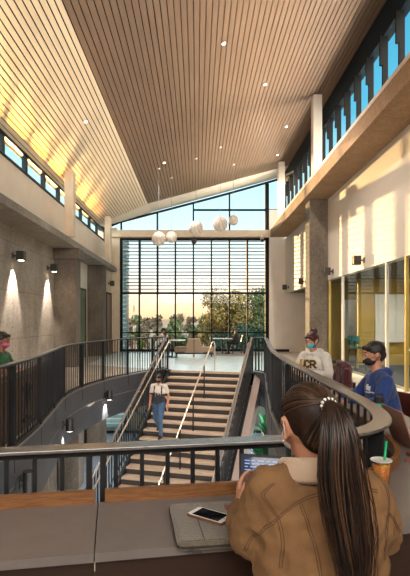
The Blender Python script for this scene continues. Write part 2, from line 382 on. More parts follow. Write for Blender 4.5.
bar('window_frame', W0, W1, 5.58, 5.68); bar('window_frame', W0, W1, 0, .12)
bar('transom', W0, W1, 2.88, 2.97); bar('transom', W0, W1, .92, .98)
bw = (W1-W0)/8
for i in range(1, 8): bar('mullion', W0+bw*i-.035, W0+bw*i+.035, .1, 5.6)
g = MB(); g.box(W0, W1, .02, .03, 0, 5.6); g.build('pane', M['glass'], e)
# upper raking window
def head(x): return H + 5.96 + .262*x + .004*max(0, x)**2
e = struct(empty('window_4', (0, YW, 0)))
for x in (W0, W0+2*bw, W0+4*bw, W0+6*bw): bar('mullion', x-.04, x+.04, 6.0, head(x))
bar('transom', W0+4*bw, W1, 7.06, 7.14); bar('transom', W1, 4.4, 7.06, 7.14)
f = MB(); n = 12; xs = [-4.4 + i*(4.45+4.4)/n for i in range(n+1)]
for a, b in zip(xs, xs[1:]): f.hexa([(a,-.1,head(a)-.07),(b,-.1,head(b)-.07),(b,.1,head(b)-.07),(a,.1,head(a)-.07)], [(a,-.1,head(a)),(b,-.1,head(b)),(b,.1,head(b)),(a,.1,head(a))])
f.build('window_frame', M['frame'], e)
g = MB(); g.hexa([(-4.1,.0,6.0),(4.4,.0,6.0),(4.4,.01,6.0),(-4.1,.01,6.0)], [(-4.1,.0,head(-4.1)),(4.4,.0,head(4.4)),(4.4,.01,head(4.4)),(-4.1,.01,head(-4.1))]); g.build('pane', M['glass'], e)
# exterior louvers
M['louver'] = mat('louver_blade', (.16, .15, .15), .5)
e = empty('louver_screen', (0, 24.55, 2.9), 0, 'screen of thin horizontal sunshade blades outside the upper half of the big window', 'louver')
for i in range(16):
    f = MB(); z = .05 + i*.175; f.hexa([(W0,-.09,z),(W1,-.09,z),(W1,.09,z+.02),(W0,.09,z+.02)], [(W0,-.09,z+.045),(W1,-.09,z+.045),(W1,.09,z+.065),(W0,.09,z+.065)]); f.build('blade', M['louver'], e)
for i in range(1, 8):
    f = MB(); x = W0+bw*i; f.box(x-.025, x+.025, -.30, .05, -.02, 2.8); f.build('bracket', M['frame'], e)
# lower storey window
e = struct(empty('window_5', (0, YW, LOW)))
for x in [-4.8+i*1.2 for i in range(12)]: bar('mullion', x-.035, x+.035, 0, 3.68)
bar('window_frame', -4.8, 9, 0, .1); bar('transom', -4.8, 9, 2.2, 2.27)
g = MB(); g.box(-4.8, 9, 0, .01, 0, 3.68); g.build('pane', M['glass'], e)
mb = MB(); mb.box(-5.1, 9.2, 24.0, 24.3, -.4, -.004); struct(mb.build('trim_2', M['fascia']))

# ------------------------------------------------------------------ ceiling
FX, FZ = -2.3, 7.03
LX, LZ = -4.6, 6.02
RX, RZ = 4.4, 8.85
YE = 22.5; YN = -4
def ceil_plane(name, x0, z0, x1, z1, m, n, label=None):
    f = MB(); bk = MB(); L = math.hypot(x1-x0, z1-z0); ux, uz = (x1-x0)/L, (z1-z0)/L; nx, nz = -uz, ux
    p = L/n; w = p*(.80 if x1 < 0 else .84)
    for i in range(n):
        a = i*p + (p-w)/2; b = a+w
        q = lambda s, o: (x0+ux*s+nx*o, z0+uz*s+nz*o)
        pr = [q(a,0), q(b,0), q(b,.02), q(a,.02)]
        f.hexa([(x,YN,z) for x,z in pr], [(x,YE,z) for x,z in pr])
    q0, q1 = (x0+nx*.05, z0+nz*.05), (x1+nx*.05, z1+nz*.05)
    q2, q3 = (x1+nx*.12, z1+nz*.12), (x0+nx*.12, z0+nz*.12)
    bk.hexa([(q0[0],YN,q0[1]),(q1[0],YN,q1[1]),(q2[0],YN,q2[1]),(q3[0],YN,q3[1])], [(q0[0],YE,q0[1]),(q1[0],YE,q1[1]),(q2[0],YE,q2[1]),(q3[0],YE,q3[1])])
    struct(f.build('ceiling', m)); struct(bk.build('ceiling', M['gap']))
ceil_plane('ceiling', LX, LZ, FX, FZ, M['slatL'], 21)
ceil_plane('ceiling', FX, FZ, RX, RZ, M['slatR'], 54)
# smooth soffit between slat end and window head
f = MB(); N = 30
def cz(x): return LZ + (x-LX)*(FZ-LZ)/(FX-LX) if x < FX else FZ + (x-FX)*(RZ-FZ)/(RX-FX)
xs = sorted([LX + (RX-LX)*i/N for i in range(N+1)] + [FX])
rows = []
for x in xs: rows.append((f.bm.verts.new((x, YE, cz(x)+.0)), f.bm.verts.new((x, 24.35, max(head(x), cz(x)+.02) if x > -4.2 else cz(x)+.25)), f.bm.verts.new((x, 24.35, cz(x)+.7)), f.bm.verts.new((x, YE, cz(x)+.4))))
for a, b in zip(rows, rows[1:]):
    for k in range(4): f.bm.faces.new((a[k], b[k], b[(k+1) % 4], a[(k+1) % 4]))
struct(f.build('ceiling', M['soffit']))
mb = MB(); mb.hexa([(LX-.3,YN,LZ+.15),(RX+.3,YN,RZ+.15),(RX+.3,YN,RZ+.3),(LX-.3,YN,LZ+.3)],[(LX-.3,24.4,LZ+.15),(RX+.3,24.4,RZ+.15),(RX+.3,24.4,RZ+.3),(LX-.3,24.4,LZ+.3)])
mb = MB(); mb.hexa([(x,YN,z) for x,z in ((LX-.3,LZ+.05),(FX,FZ+.16),(FX,FZ+.3),(LX-.3,LZ+.3))],[(x,24.4,z) for x,z in ((LX-.3,LZ+.05),(FX,FZ+.16),(FX,FZ+.3),(LX-.3,LZ+.3))])
mb.hexa([(x,YN,z) for x,z in ((FX,FZ+.16),(RX+.4,RZ+.22),(RX+.4,RZ+.4),(FX,FZ+.3))],[(x,24.4,z) for x,z in ((FX,FZ+.16),(RX+.4,RZ+.22),(RX+.4,RZ+.4),(FX,FZ+.3))])
struct(mb.build('ceiling', M['gap']))

# ------------------------------------------------------------------ fascia under the guards
def fascia(path, name, label, z0=-.95, z1=.04, mid=-.42):
    e = empty(name, path[0], 0, label, 'fascia'); o = V(path[0]); p = [q-o for q in path]
    f = MB(); f.vsweep(p, [(-.03, z0), (.06, z0), (.06, z1), (-.03, z1)]); f.build('panel', M['fascia'], e)
    f = MB(); f.vsweep(p, [(-.045, z1-.02), (.06, z1-.02), (.06, z1+.012), (-.045, z1+.012)]); f.build('top_trim', M['seam'], e)
    f = MB(); f.vsweep(p, [(-.036, mid), (-.028, mid), (-.028, mid+.012), (-.036, mid+.012)]); f.build('seam_trim', M['seam'], e)
fascia(Lp[::-1], 'edge_fascia', 'charcoal steel fascia curving under the left balustrade')
fascia(Rp, 'edge_fascia', 'charcoal steel fascia curving under the near and right balustrade')

# ------------------------------------------------------------------ guards
def guard(path, name, label, capm, step=.105, posts=1.35, capw=.1, limit=100, cam=V((0,0,0)), step2=None):
    o = V(path[0]); p = [q-o for q in path]; e = empty(name, path[0], 0, label, 'guardrail')
    f = MB(); w = capw/2; f.vsweep(p, [(-w,1.056),(w,1.056),(w,1.07),(-w,1.07)]); f.build('top_rail', M[capm], e, bevel=.003)
    f = MB(); f.vsweep(p, [(-.012,1.03),(.012,1.03),(.012,1.056),(-.012,1.056)]); f.build('under_rail', M['steel'], e)
    f = MB(); f.vsweep(p, [(-.02,.07),(.02,.07),(.02,.095),(-.02,.095)]); f.build('bottom_rail', M['steel'], e)
    rs = resample(p, step)
    if step2: rs = [q for q in rs if (q+o).y < 2.7 or (q+o).x < .9] + resample([q for q in p if (q+o).y >= 2.7 and (q+o).x >= .9], step2)
    tg = tangents(rs); items = []
    b = MB(); b.box(-.0085, .0085, -.008, .008, .09, 1.035); b0 = b.build('baluster', M['steel'], e)
    k = MB(); k.box(-.011, .011, -.035, .035, -.25, 1.03); k0 = k.build('post', M['steel'], e)
    nb = 0; every = max(2, round(posts/step)); lst = []
    for i, (q, t) in enumerate(zip(rs, tg)):
        ang = math.atan2(t.y, t.x); 
        if i % every == 2: lst.append(('post', q, ang))
        else: lst.append(('baluster', q, ang))
    bl = sorted([x for x in lst if x[0] == 'baluster'], key=lambda x: (x[1]+o-cam).length)
    far = bl[limit:]; fset = set(id(x) for x in far); fb = fp = True
    if step2:
        lst.append(('post', V((-.383, 1.957, 0)) - o, R(10)))
    for x in lst:
        if id(x) in fset: continue
        src = k0 if x[0] == 'post' else b0
        if x[0] == 'post' and fp: c = k0; fp = False
        elif x[0] == 'baluster' and fb: c = b0; fb = False
        else: c = src.copy(); C.objects.link(c); c.parent = e
        c.location = x[1]; c.rotation_euler = (0, 0, x[2])
    if far:
        mb = MB()
        for _, q, a in far: mb.obox(q + V((0,0,.55)), (.014, .05, .92), Matrix.Rotation(a, 3, 'Z'))
        mb.build('balusters', M['steel'], e)['kind'] = 'stuff'
    return e
guard(Lp, 'balustrade', 'black metal balustrade with flat bars curving along the left side of the stair opening', 'cap', step=.13, capw=.07)
# the near and right guard: one continuous rail
guard(Rp, 'balustrade', 'black metal balustrade with wide grey cap crossing the foreground and curving up the right side', 'capbr', step=.106, capw=.095, step2=.15)

# ------------------------------------------------------------------ staircase
st = empty('staircase', P0, -A16, 'wide straight staircase with beige treads and dark risers going down from the landing', 'staircase')
# local: x along the treads, -y downhill
for i in range(NS):
    z = -RISE*(i+1); y = -RUN*i
    f = MB(); f.box(0, SW, y-RUN-.02, y, z-.05, z); f.build('tread', M['tread'], st)
    f = MB(); f.box(0.0, SW, y-.012, y+.004, z, z+RISE-.05); f.build('riser', M['riser'], st)
f = MB(); f.box(-.1, SW+.1, -.03, .25, -.06, .004); f.build('top_nosing', M['tread'], st)
def slope(n, x0, x1, a, b, m, par=st, i0=0, i1=NS):
    f = MB(); y0, y1 = -RUN*i0, -RUN*i1; z0, z1 = -RISE*i0, -RISE*i1
    f.hexa([(x0,y0,z0+a),(x1,y0,z0+a),(x1,y1,z1+a),(x0,y1,z1+a)], [(x0,y0,z0+b),(x1,y0,z0+b),(x1,y1,z1+b),(x0,y1,z1+b)]); return f.build(n, M[m], par)
slope('stringer', -.08, 0, -.38, .03, 'steel'); slope('stringer', SW, SW+.08, -.38, .03, 'steel')
slope('soffit', 0, SW, -.42, -.36, 'fascia')
M['clad'] = mat('taupe_stringer_cladding', (.30, .23, .20), .3, metal=.3)
slope('side_cladding', SW+.26, SW+.46, -.5, -.02, 'clad'); slope('side_skirt', SW+.08, SW+.26, -.5, -.42, 'steel')
def stair_guard(x, label, side, handrail=True):
    e = empty('stair_balustrade', P0 + E*x, -A16, label, 'guardrail')
    f = MB(); pts = [(0,.5,1.05),(0,.15,1.05)] + [(0,-RUN*i,1.02-RISE*i) for i in range(0,NS+1)]
    f.vsweep([(0,.22,1.055),(0,0,1.055),(0,-RUN*NS,1.055-RISE*NS)], [(-.03,-.04),(.03,-.04),(.03,.0),(-.03,.0)]); f.build('top_rail', M['capbr'], e)
    for i in range(NS*2):
        y = -RUN*(i+.5)/2; f = MB(); z = -RISE*(i+.5)/2
        f.box(-.008, .008, y-.022, y+.022, z-.12, z+1.03)
        f.build('baluster' if i % 9 else 'post', M['steel'], e)
    f = MB(); f.vsweep([(0,0,.03),(0,-RUN*NS,.03-RISE*NS)], [(-.012,0),(.012,0),(.012,.04),(-.012,.04)]); f.build('bottom_rail', M['steel'], e)
    f = MB(); f.box(-.025,.025,.1,.16,-.0,1.03); f.build('newel_post', M['steel'], e)
    if handrail:
        f = MB(); s = side*.09; f.tube([(s,.12,.86),(s,0,.90),(s,-RUN*NS,.90-RISE*NS)], .021, 10); f.build('handrail', M['bright'], e)
    return e
stair_guard(-.16, 'dark bar balustrade with bright handrail on the left of the staircase', 1)
stair_guard(SW+.16, 'dark bar balustrade with bright handrail on the right of the staircase', -1)
e = empty('stair_handrail', P0 + E*(SW*.56), -A16, 'brushed steel handrail on thin posts running down the middle of the staircase', 'handrail')
f = MB(); f.tube([(0,.30,.0),(0,.30,.82),(0,.22,.9),(0,0,.9),(0,-RUN*NS,.9-RISE*NS)], .022, 10); f.build('rail', M['bright'], e)
for i in range(3, NS, 4):
    f = MB(); y = -RUN*i-.12; z = -RISE*(i+1); f.box(-.012,.012,y-.025,y+.025,z,z+.9+RISE*.5); f.build('post', M['steel'], e)

# fascia spotlights (cylinders)
def fspot(px, z, dia, hgt, label):
    # nearest point of the left path to the given plan distance
    q = min(Lp, key=lambda p: abs(p.y - px)); i = Lp.index(q); t = tangents(Lp)[i]
    n = V((t.y, -t.x, 0)); e = spot('cylinder_spotlight', q + n*.03 + V((0,0,z)), 1, label, 'cylinder spotlights on the left fascia', dia, hgt, False, 'black', .13, 100, math.atan2(n.y, n.x)); return e
fspot(12.3, -.33, .15, .23, 'black cylinder spotlight on the left fascia, farthest of the three')
fspot(9.3, -.46, .15, .25, 'black cylinder spotlight on the left fascia, middle of the three')
fspot(5.9, -.42, .16, .28, 'black cylinder spotlight low on the left fascia, nearest, partly behind the near rail')

# ------------------------------------------------------------------ lower storey
for x, y, l in ((-4.3, 13.2, 'nearest'), (-4.3, 16.4, 'middle'), (-4.3, 20.6, 'farthest')):
    column(x-.35, x+.35, y-.35, y+.35, LOW, -.4, 'concrete_column', 'rough concrete column on the lower floor below the left balcony, ' + l + ' of them', M['conc_col'])
for y in (12.4, 14.6, 18.4):
    e = struct(empty('door_3', (-4.78, y, LOW))); f = MB()
    f.box(0,.06,0,.12,0,3.3); f.box(0,.06,1.2,1.32,0,3.3); f.box(0,.06,.12,1.2,3.18,3.3); f.build('door_frame', M['white'], e)
    f = MB(); f.box(0,.03,.12,1.2,0,3.18); f.build('door_leaf', M['gdoor'], e)
for x, y, l in ((2.15, 15.6, 'nearer the staircase'), (2.9, 19.5, 'close to the lower window')):
    e = empty('potted_plant', (x, y, LOW), 0, 'leafy plant in a tall black planter on the lower floor, ' + l, 'plant')
    f = MB(); f.box(-.25,.25,-.25,.25,0,1.1); f.build('planter', M['black'], e, bevel=.02)
    f = MB()
    for k in range(60):
        a = random.uniform(0, 6.28); el = random.uniform(.3, 1.3); L = random.uniform(.5, 1.0); d = V((math.cos(a)*math.cos(el), math.sin(a)*math.cos(el), math.sin(el)))
        s = V((-math.sin(a), math.cos(a), 0))*.09; b = V((0,0,1.1)); f.face([b, b+d*L*.5+s, b+d*L, b+d*L*.5-s])
    M['leafin'] = M.get('leafin') or mat('houseplant_leaf', (.01, .12, .035), .5)
    f.build('leaves', M['leafin'], e)
f = empty('bench', (1.95, 13.2, LOW), 0, 'black square bench seat on the lower floor seen beside the staircase', 'bench')
q = MB(); q.box(-.4,.4,-.4,.4,.12,.5); q.build('seat', M['black'], f, bevel=.02)
for a in (-1, 1):
    for b in (-1, 1): q = MB(); q.box(a*.35-.03, a*.35+.03, b*.35-.03, b*.35+.03, 0, .12); q.build('leg', M['steel'], f)

for x, y in ((2.6, 14.5), (2.8, 19.5), (-2.8, 11.5), (-3.2, 17.5)):  # fill lights added to brighten the lower floor, fixtures included
    e = empty('ceiling_light', (x, y, -.4), 0, 'added square fill light under the landing slab, %s' % (('right', 'far right', 'left', 'far left')[((2.6, 14.5), (2.8, 19.5), (-2.8, 11.5), (-3.2, 17.5)).index((x, y))]), 'ceiling light')
    f = MB(); f.box(-.32,.32,-.32,.32,-.03,0); f.build('frame', M['white'], e); f = MB(); f.box(-.28,.28,-.28,.28,-.036,-.03); f.build('diffuser', M['glow'], e)
    L = bpy.data.lights.new('lower_fill_light', 'AREA'); L.size = .5; L.energy = 160 if x > 0 else 35; L.color = (.95,.95,1); o = bpy.data.objects.new('lower_fill_light', L); C.objects.link(o); o.parent = e; o.location = (0,0,-.06)
# ------------------------------------------------------------------ glazed rooms on the right
mb = MB(); mb.box(4.5, 9.2, -4, 24, 2.94, 3.1); struct(mb.build('ceiling', M['dkceil']))
mb = MB(); mb.box(9.0, 9.2, -4, 24, 0, 2.95); struct(mb.build('wall_right', M['yellow']))
mb = MB(); mb.box(5.3, 9.0, 15.8, 16.0, 0, 2.95); mb.box(4.5, 9.0, 17.6, 17.8, 0, 2.94); struct(mb.build('wall_right', M['yellow']))
mb = MB(); mb.box(5.3, 9.0, 15.77, 15.8, 0, .1); struct(mb.build('baseboard_right', M['fascia']))
mb = MB(); mb.box(4.5, 9.0, 17.57, 17.6, 0, .1); struct(mb.build('baseboard_right', M['fascia']))
mb = MB(); mb.box(4.9, 9.0, 2, 15.77, .004, .012); struct(mb.build('floor', M['carpet']))
M['gold'] = mat('gold_mullion', (.60, .42, .12), .35, metal=.3)
e = struct(empty('window_6', (4.42, 4, 0)))
for y, m in ((16.1-4, 'gold'), (14.65-4, 'white'), (11.25-4, 'white'), (10.2-4, 'gold'), (8.2-4, 'gold'), (6-4, 'white')):
    f = MB(); f.box(0, .07, y-.03, y+.03, 0, 2.93); f.build('mullion', M[m], e)
f = MB(); f.box(0, .06, 0, 12.1, 0, .06); f.build('window_frame', M['white'], e)
g = MB(); g.box(.03, .036, 0, 12.1, .06, 2.93); g.build('pane', M['glass'], e)
def whiteboard(x0, x1, y, z0, z1, label):
    e = empty('whiteboard', ((x0+x1)/2, y, z0), 0, label, 'whiteboard'); w = (x1-x0)/2; h = z1-z0
    f = MB(); f.box(-w, w, -.03, 0, 0, h); f.build('board', M['board'], e)
    f = MB(); f.box(-w-.02, w+.02, -.04, 0, h, h+.02); f.box(-w-.02, w+.02, -.04, 0, -.02, 0); f.box(-w-.02, -w, -.04, 0, 0, h); f.box(w, w+.02, -.04, 0, 0, h); f.build('frame', M['seam'], e)
    f = MB(); f.box(-w*.6, w*.6, -.12, -.04, -.03, -.015); f.build('tray', M['seam'], e)
whiteboard(5.33, 5.86, 17.6, .92, 2.32, 'smaller whiteboard on the mustard wall behind the teal stool')
whiteboard(5.86, 6.85, 15.8, .86, 2.42, 'larger whiteboard on the mustard wall behind the man in blue')
# recessed room light
for x, y in ((6.1, 13.2), (6.1, 9.0)):
    e = empty('ceiling_light', (x, y, 2.95), 0, 'round recessed light in the low room ceiling ' + ('by the larger whiteboard' if y > 10 else 'nearer the camera'), 'ceiling light')
    f = MB(); f.lathe((0,0,-.02), [(.12,-.01),(.12,.02)], 24); f.build('trim_ring', M['white'], e)
    f = MB(); f.lathe((0,0,-.035), [(.09,-.005),(.09,.003)], 24); f.build('diffuser', M['glow'], e)
    L = bpy.data.lights.new('room_light', 'AREA'); L.shape = 'DISK'; L.size = .3; L.energy = 55; L.color = (1, .86, .66)
    o = bpy.data.objects.new('room_light', L); C.objects.link(o); o.parent = e; o.location = (0,0,-.06)
# furniture helpers
def stool(loc, rz, label, seat, legm, h=.66, back=True, group=None, name='bar_stool', round_=False):
    e = empty(name, loc, rz, label, 'stool', group)
    f = MB(); f.box(-.2,.2,-.19,.2,h-.05,h); f.build('seat', M[seat], e, bevel=.02, seg=3)
    if back:
        f = MB(); pts = [(math.cos(a)*.21, -.19+abs(math.cos(a))*.10-.02, 0) for a in [math.pi*k/10 for k in range(11)]]
        f.vsweep([(-x, y, h+.08) for x, y, _ in pts], [(-.012,0),(.012,0),(.012,.26),(-.012,.26)]); f.build('backrest', M[seat], e)
        f = MB(); f.box(-.12,-.09,-.215,-.19,h-.04,h+.2); f.box(.09,.12,-.215,-.19,h-.04,h+.2); f.build('back_support', M[legm], e)
    for a in (-1, 1):
        for b in (-1, 1):
            f = MB(); f.tube([(a*.15,b*.14,h-.05),(a*.2,b*.19,0)], .014, 8); f.build('leg', M[legm], e)
    f = MB(); z = .25
    q = [(-.185,-.17),( .185,-.17),(.185,.17),(-.185,.17)]
    for i in range(4): f.tube([(*q[i],z),(*q[(i+1)%4],z)], .009, 6)
    f.build('foot_ring', M[legm], e); return e
M['teal'] = mat('teal_shell', (.01, .12, .11), .5)
M['maroonseat'] = mat('brown_red_seat', (.10, .022, .014), .45)
stool((4.95, 14.9, .012), R(-60), 'teal shell bar stool standing inside the glazed room', 'teal', 'wooddk', h=.74)
e = empty('small_table', (6.35, 13.6, .012), 0, 'white topped side table inside the glazed room behind the man in blue', 'table')
f = MB(); f.lathe((0,0,.70), [(.42,0),(.42,.03)], 32); f.build('tabletop', M['board'], e)
f = MB(); f.lathe((0,0,0), [(.25,0),(.25,.02),(.03,.04),(.03,.70)], 24); f.build('pedestal', M['steel'], e)

# ------------------------------------------------------------------ counters
def ribbon(path, d0, d1, z0, z1, name, m, parent=None, bevel=0):
    a = offset(path, d0); b = offset(path, d1); f = MB(); rings = []
    for p, q in zip(a, b): rings.append([f.bm.verts.new((p.x,p.y,z0)), f.bm.verts.new((q.x,q.y,z0)), f.bm.verts.new((q.x,q.y,z1)), f.bm.verts.new((p.x,p.y,z1))])
    for r0, r1 in zip(rings, rings[1:]):
        for k in range(4): f.bm.faces.new((r0[k], r0[(k+1) % 4], r1[(k+1) % 4], r1[k]))
    f.bm.faces.new(rings[0][::-1]); f.bm.faces.new(rings[-1]); return f.build(name, m, parent, bevel=bevel)
def cut(path, f): return [p for p in path if f(p)]
fine = catmull([(x, y, 0) for x, y in Rpts], 24)
XS = -.40
def at_x(x):
    for p, q in zip(fine, fine[1:]):
        if p.x <= x <= q.x: return p.lerp(q, (x-p.x)/(q.x-p.x))
segA = [p for p in fine if p.y < 1.99 and p.x < XS-.02] + [at_x(XS-.002)]
segB = [at_x(XS+.002)] + [p for p in fine if p.x > XS+.02 and p.y < 7.2]
CT = .865
def counter(seg, label, strip, d1=.49, sups=()):
    e = empty('counter', (0,0,0), 0, label, 'counter')
    ribbon(seg, .07, d1, CT-.028, CT, 'worktop', M['top'], e)
    ribbon(strip, .06, .085, CT, CT+.050, 'back_strip', M['wood'], e)
    ribbon(seg, d1-.05, d1-.03, CT-.20, CT-.028, 'apron', M['wooddk'], e)
    ribbon(seg, .07, d1-.05, CT-.05, CT-.028, 'underside', M['wooddk'], e)
    tg = tangents(seg)
    for k in sups:
        p = seg[int(k*(len(seg)-1))]; t = tg[int(k*(len(seg)-1))]; n = V((t.y, -t.x, 0)); c = p + n*.27
        f = MB(); f.obox(c + V((0,0,(CT-.05)/2)), (.03, .34, CT-.05), Matrix.Rotation(math.atan2(t.y, t.x), 3, 'Z')); f.build('support_panel', M['wooddk'], e)
counter(segA, 'grey laminate counter with oak back strip along the near rail, left of the joint', [p for p in segA if p.x < XS-.04] + [at_x(XS-.012)], sups=(.05, .5, .97))
counter(segB, 'grey laminate counter with oak back strip curving round to the right rail', [at_x(XS+.026)] + [p for p in segB if p.x > XS+.05], sups=(.02, .33, .5, .66, .82, .98))
segL = [p for p in catmull([(x, y, 0) for x, y in Lpts], 12) if 3.0 < p.y < 9.4][::-1]
e = empty('counter', (0,0,0), 0, 'counter with walnut front panel behind the left balustrade', 'counter')
ribbon(segL, .07, .5, CT-.03, CT, 'worktop', M['top'], e); ribbon(segL, .09, .11, .08, CT-.03, 'front_panel', M['woodmid'], e)
ribbon(segL, .05, .085, CT, CT+.05, 'back_strip', M['wood'], e)

# ------------------------------------------------------------------ things on the counters
# laptop sleeve
M['felt'] = mat('olive_grey_felt', (.135, .115, .08), .9, col2=(.10, .085, .058), scale=90, bump=.4, bscale=160, sheen=.3)
M['feltdk'] = mat('dark_zip', (.03, .025, .02), .7)
M['leather'] = mat('tan_leather_tag', (.22, .05, .02), .5)
sl = empty('laptop_sleeve', (.035, 1.655, CT), R(8), 'olive grey felt laptop sleeve with zip lying on the counter beside the woman', 'laptop sleeve')
def rrect(w, d, r, n=6):
    pts = []
    for cx, cy, a0 in ((w-r, d-r, 0), (-w+r, d-r, 90), (-w+r, -d+r, 180), (w-r, -d+r, 270)):
        for k in range(n+1): a = R(a0+90*k/n); pts.append((cx+r*math.cos(a), cy+r*math.sin(a)))
    return pts
f = MB(); f.prism(rrect(.118, .165, .025), 0, .026); f.build('body', M['felt'], sl, bevel=.008, seg=4)
f = MB(); f.sweep([(x*1.006, y*1.006, .013) for x, y in rrect(.118, .165, .025)], [(-.0025,-.003),(.0025,-.003),(.0025,.003),(-.0025,.003)], closed=True); f.build('zip', M['feltdk'], sl)
f = MB(); f.prism(rrect(.108, .10, .012), .026, .030); o = f.build('pocket', M['felt'], sl, bevel=.0015); o.location = (0,-.055,0)
f = MB(); f.box(-.035,-.032,-.155,.045,.0302,.0312); f.build('pocket_seam', M['feltdk'], sl)
f = MB(); f.box(.082,.098,.075,.115,.026,.0295); f.build('tag', M['leather'], sl)
f = MB(); f.tube([(-.085,-.166,.012),(-.07,-.176,.006),(-.045,-.178,.004)], .004, 6); f.build('zip_pull', M['feltdk'], sl)
ph = empty('smartphone', (.045, 1.665, CT+.0312), R(-36), 'smartphone with dark screen and white bezel lying on the laptop sleeve', 'phone')
f = MB(); f.prism(rrect(.074, .040, .009), 0, .009); f.build('case', mat('brown_phone_case', (.16, .06, .035), .5), ph, bevel=.002)
f = MB(); f.prism(rrect(.071, .037, .008), .009, .0096); f.build('bezel', M['board'], ph)
f = MB(); f.prism(rrect(.054, .033, .001), .0096, .0099); f.build('screen', mat('phone_screen', (.008,.009,.012), .06), ph)
f = MB(); f.lathe((.061,0,.0096), [(.006,0),(.006,.0004)], 16); f.build('home_button', M['seam'], ph)
# tablet
tb = empty('tablet', (.245, 1.715, CT), R(8), 'tablet with lit dark blue screen propped upright in front of the woman in tan', 'tablet')
rot = Euler((R(-20), R(6), 0)).to_matrix()
def tq(n, m, x0, x1, z0, z1, y0, y1, par=tb):
    f = MB(); f.hexa([rot@V(p) for p in ((x0,y0,z0),(x1,y0,z0),(x1,y1,z0),(x0,y1,z0))], [rot@V(p) for p in ((x0,y0,z1),(x1,y0,z1),(x1,y1,z1),(x0,y1,z1))]); return f.build(n, m, par)
tq('case', M['black'], -.095, .15, 0.012, .225, 0, .012)
scr = tq('screen', mat('tablet_screen', (.02,.03,.06), .1, emit=(.015,.03,.07), estr=.5), -.088, .143, 0.020, .215, -.0012, 0)
tw = mat('screen_text_glow', (.4,.5,.8), .4, emit=(.10,.16,.36), estr=.6); pg = mat('screen_page_glow', (.8,.8,.85), .4, emit=(.3,.34,.42), estr=.5)
for k in range(5):
    x = -.08
    while x < .13:
        w = random.uniform(.012, .035); tq('text_line', tw, x, min(x+w, .14), .20-.011*k, .2035-.011*k, -.0018, -.0012, scr); x += w+.008
tq('page', pg, -.025, .13, .03, .14, -.0016, -.0012, scr)
f = MB(); f.hexa([(-.09,.03,0),(.145,.03,0),(.145,.10,0),(-.09,.10,0)],[(-.09,.03,.012),(.145,.03,.012),(.145,.095,.012),(-.09,.095,.012)]); f.build('stand', M['black'], tb)
# iced drink
cp = empty('iced_drink', (.775, 2.02, CT), 0, 'clear plastic cup of orange iced drink with a green straw on the counter', 'cup')
f = MB(); f.lathe((0,0,0), [(.027,0),(.029,.003),(.041,.125),(.0405,.125),(.0285,.005),(.026,.004)], 32); f.build('cup', M['glass'], cp, smooth=True)
f = MB(); f.lathe((0,0,0), [(.0275,.006),(.0365,.105),(.034,.108)], 32); f.build('drink', mat('orange_tea', (.55,.10,.015), .15, col2=(.75,.28,.05), scale=30, coat=.5), cp, smooth=True)
for k in range(9):
    a = k*2.4; f = MB(); f.obox((.021*math.cos(a)*(k%3)/1.6, .021*math.sin(a)*(k%3)/1.6, .108+.002*(k%2)), (.015,.015,.012), Euler((k,k*2,k)).to_matrix()); f.build('ice_cube', mat('amber_ice', (.75,.38,.08), .1) if k == 0 else bpy.data.materials['amber_ice'], cp, bevel=.002)
f = MB(); f.lathe((0,0,.124), [(.0435,0),(.0445,.003),(.042,.005),(.0405,.003)], 32); f.build('lid_rim', M['board'], cp, smooth=True)
f = MB(); f.tube([(.0,-.008,.02),(.022,.0,.205)], .0055, 12); f.build('straw', mat('green_straw', (.0,.36,.14), .35), cp, smooth=True)
# bottle
bt = empty('water_bottle', (1.175, 3.10, CT), 0, 'teal water bottle with black screw lid behind the curve of the rail', 'bottle')
f = MB(); f.lathe((0,0,0), [(.034,0),(.037,.004),(.037,.165),(.03,.18)], 28); f.build('body', mat('teal_bottle', (.0,.42,.34), .35), bt, smooth=True)
f = MB(); f.lathe((0,0,.18), [(.033,0),(.033,.03),(.028,.038),(.012,.042)], 28); f.build('lid', M['black'], bt)
f = MB(); f.tube([(-.026,0,.215),(-.02,0,.240),(.02,0,.240),(.026,0,.215)], .006, 8); f.build('carry_loop', M['black'], bt)
# laptop seen from its lid
M['rose'] = mat('rose_brown_aluminium', (.36, .17, .12), .38, metal=.35)
lp = empty('laptop', (1.285, 2.76, CT), R(90), 'open rose brown laptop at the right edge, its lid back towards the camera', 'laptop')
f = MB(); f.prism(rrect(.15,.105,.01), 0, .012); f.build('base', M['rose'], lp, bevel=.002)
f = MB(); f.box(-.13,.13,-.05,.08,.012,.0135); f.build('keyboard', M['black'], lp)
rl = Euler((R(-18),0,0)).to_matrix(); f = MB()
pts = rrect(.15,.105,.01); f.hexa([V((0,.105,.012)) + rl@V((x,-.003,y+.105)) for x,y in pts], [V((0,.105,.012)) + rl@V((x,.003,y+.105)) for x,y in pts]); f.build('lid', M['rose'], lp)
f = MB(); f.hexa([V((0,.105,.012)) + rl@V((x*.94,-.0042,y*.92+.105)) for x,y in pts], [V((0,.105,.012)) + rl@V((x*.94,-.003,y*.92+.105)) for x,y in pts]); f.build('screen', M['black'], lp)
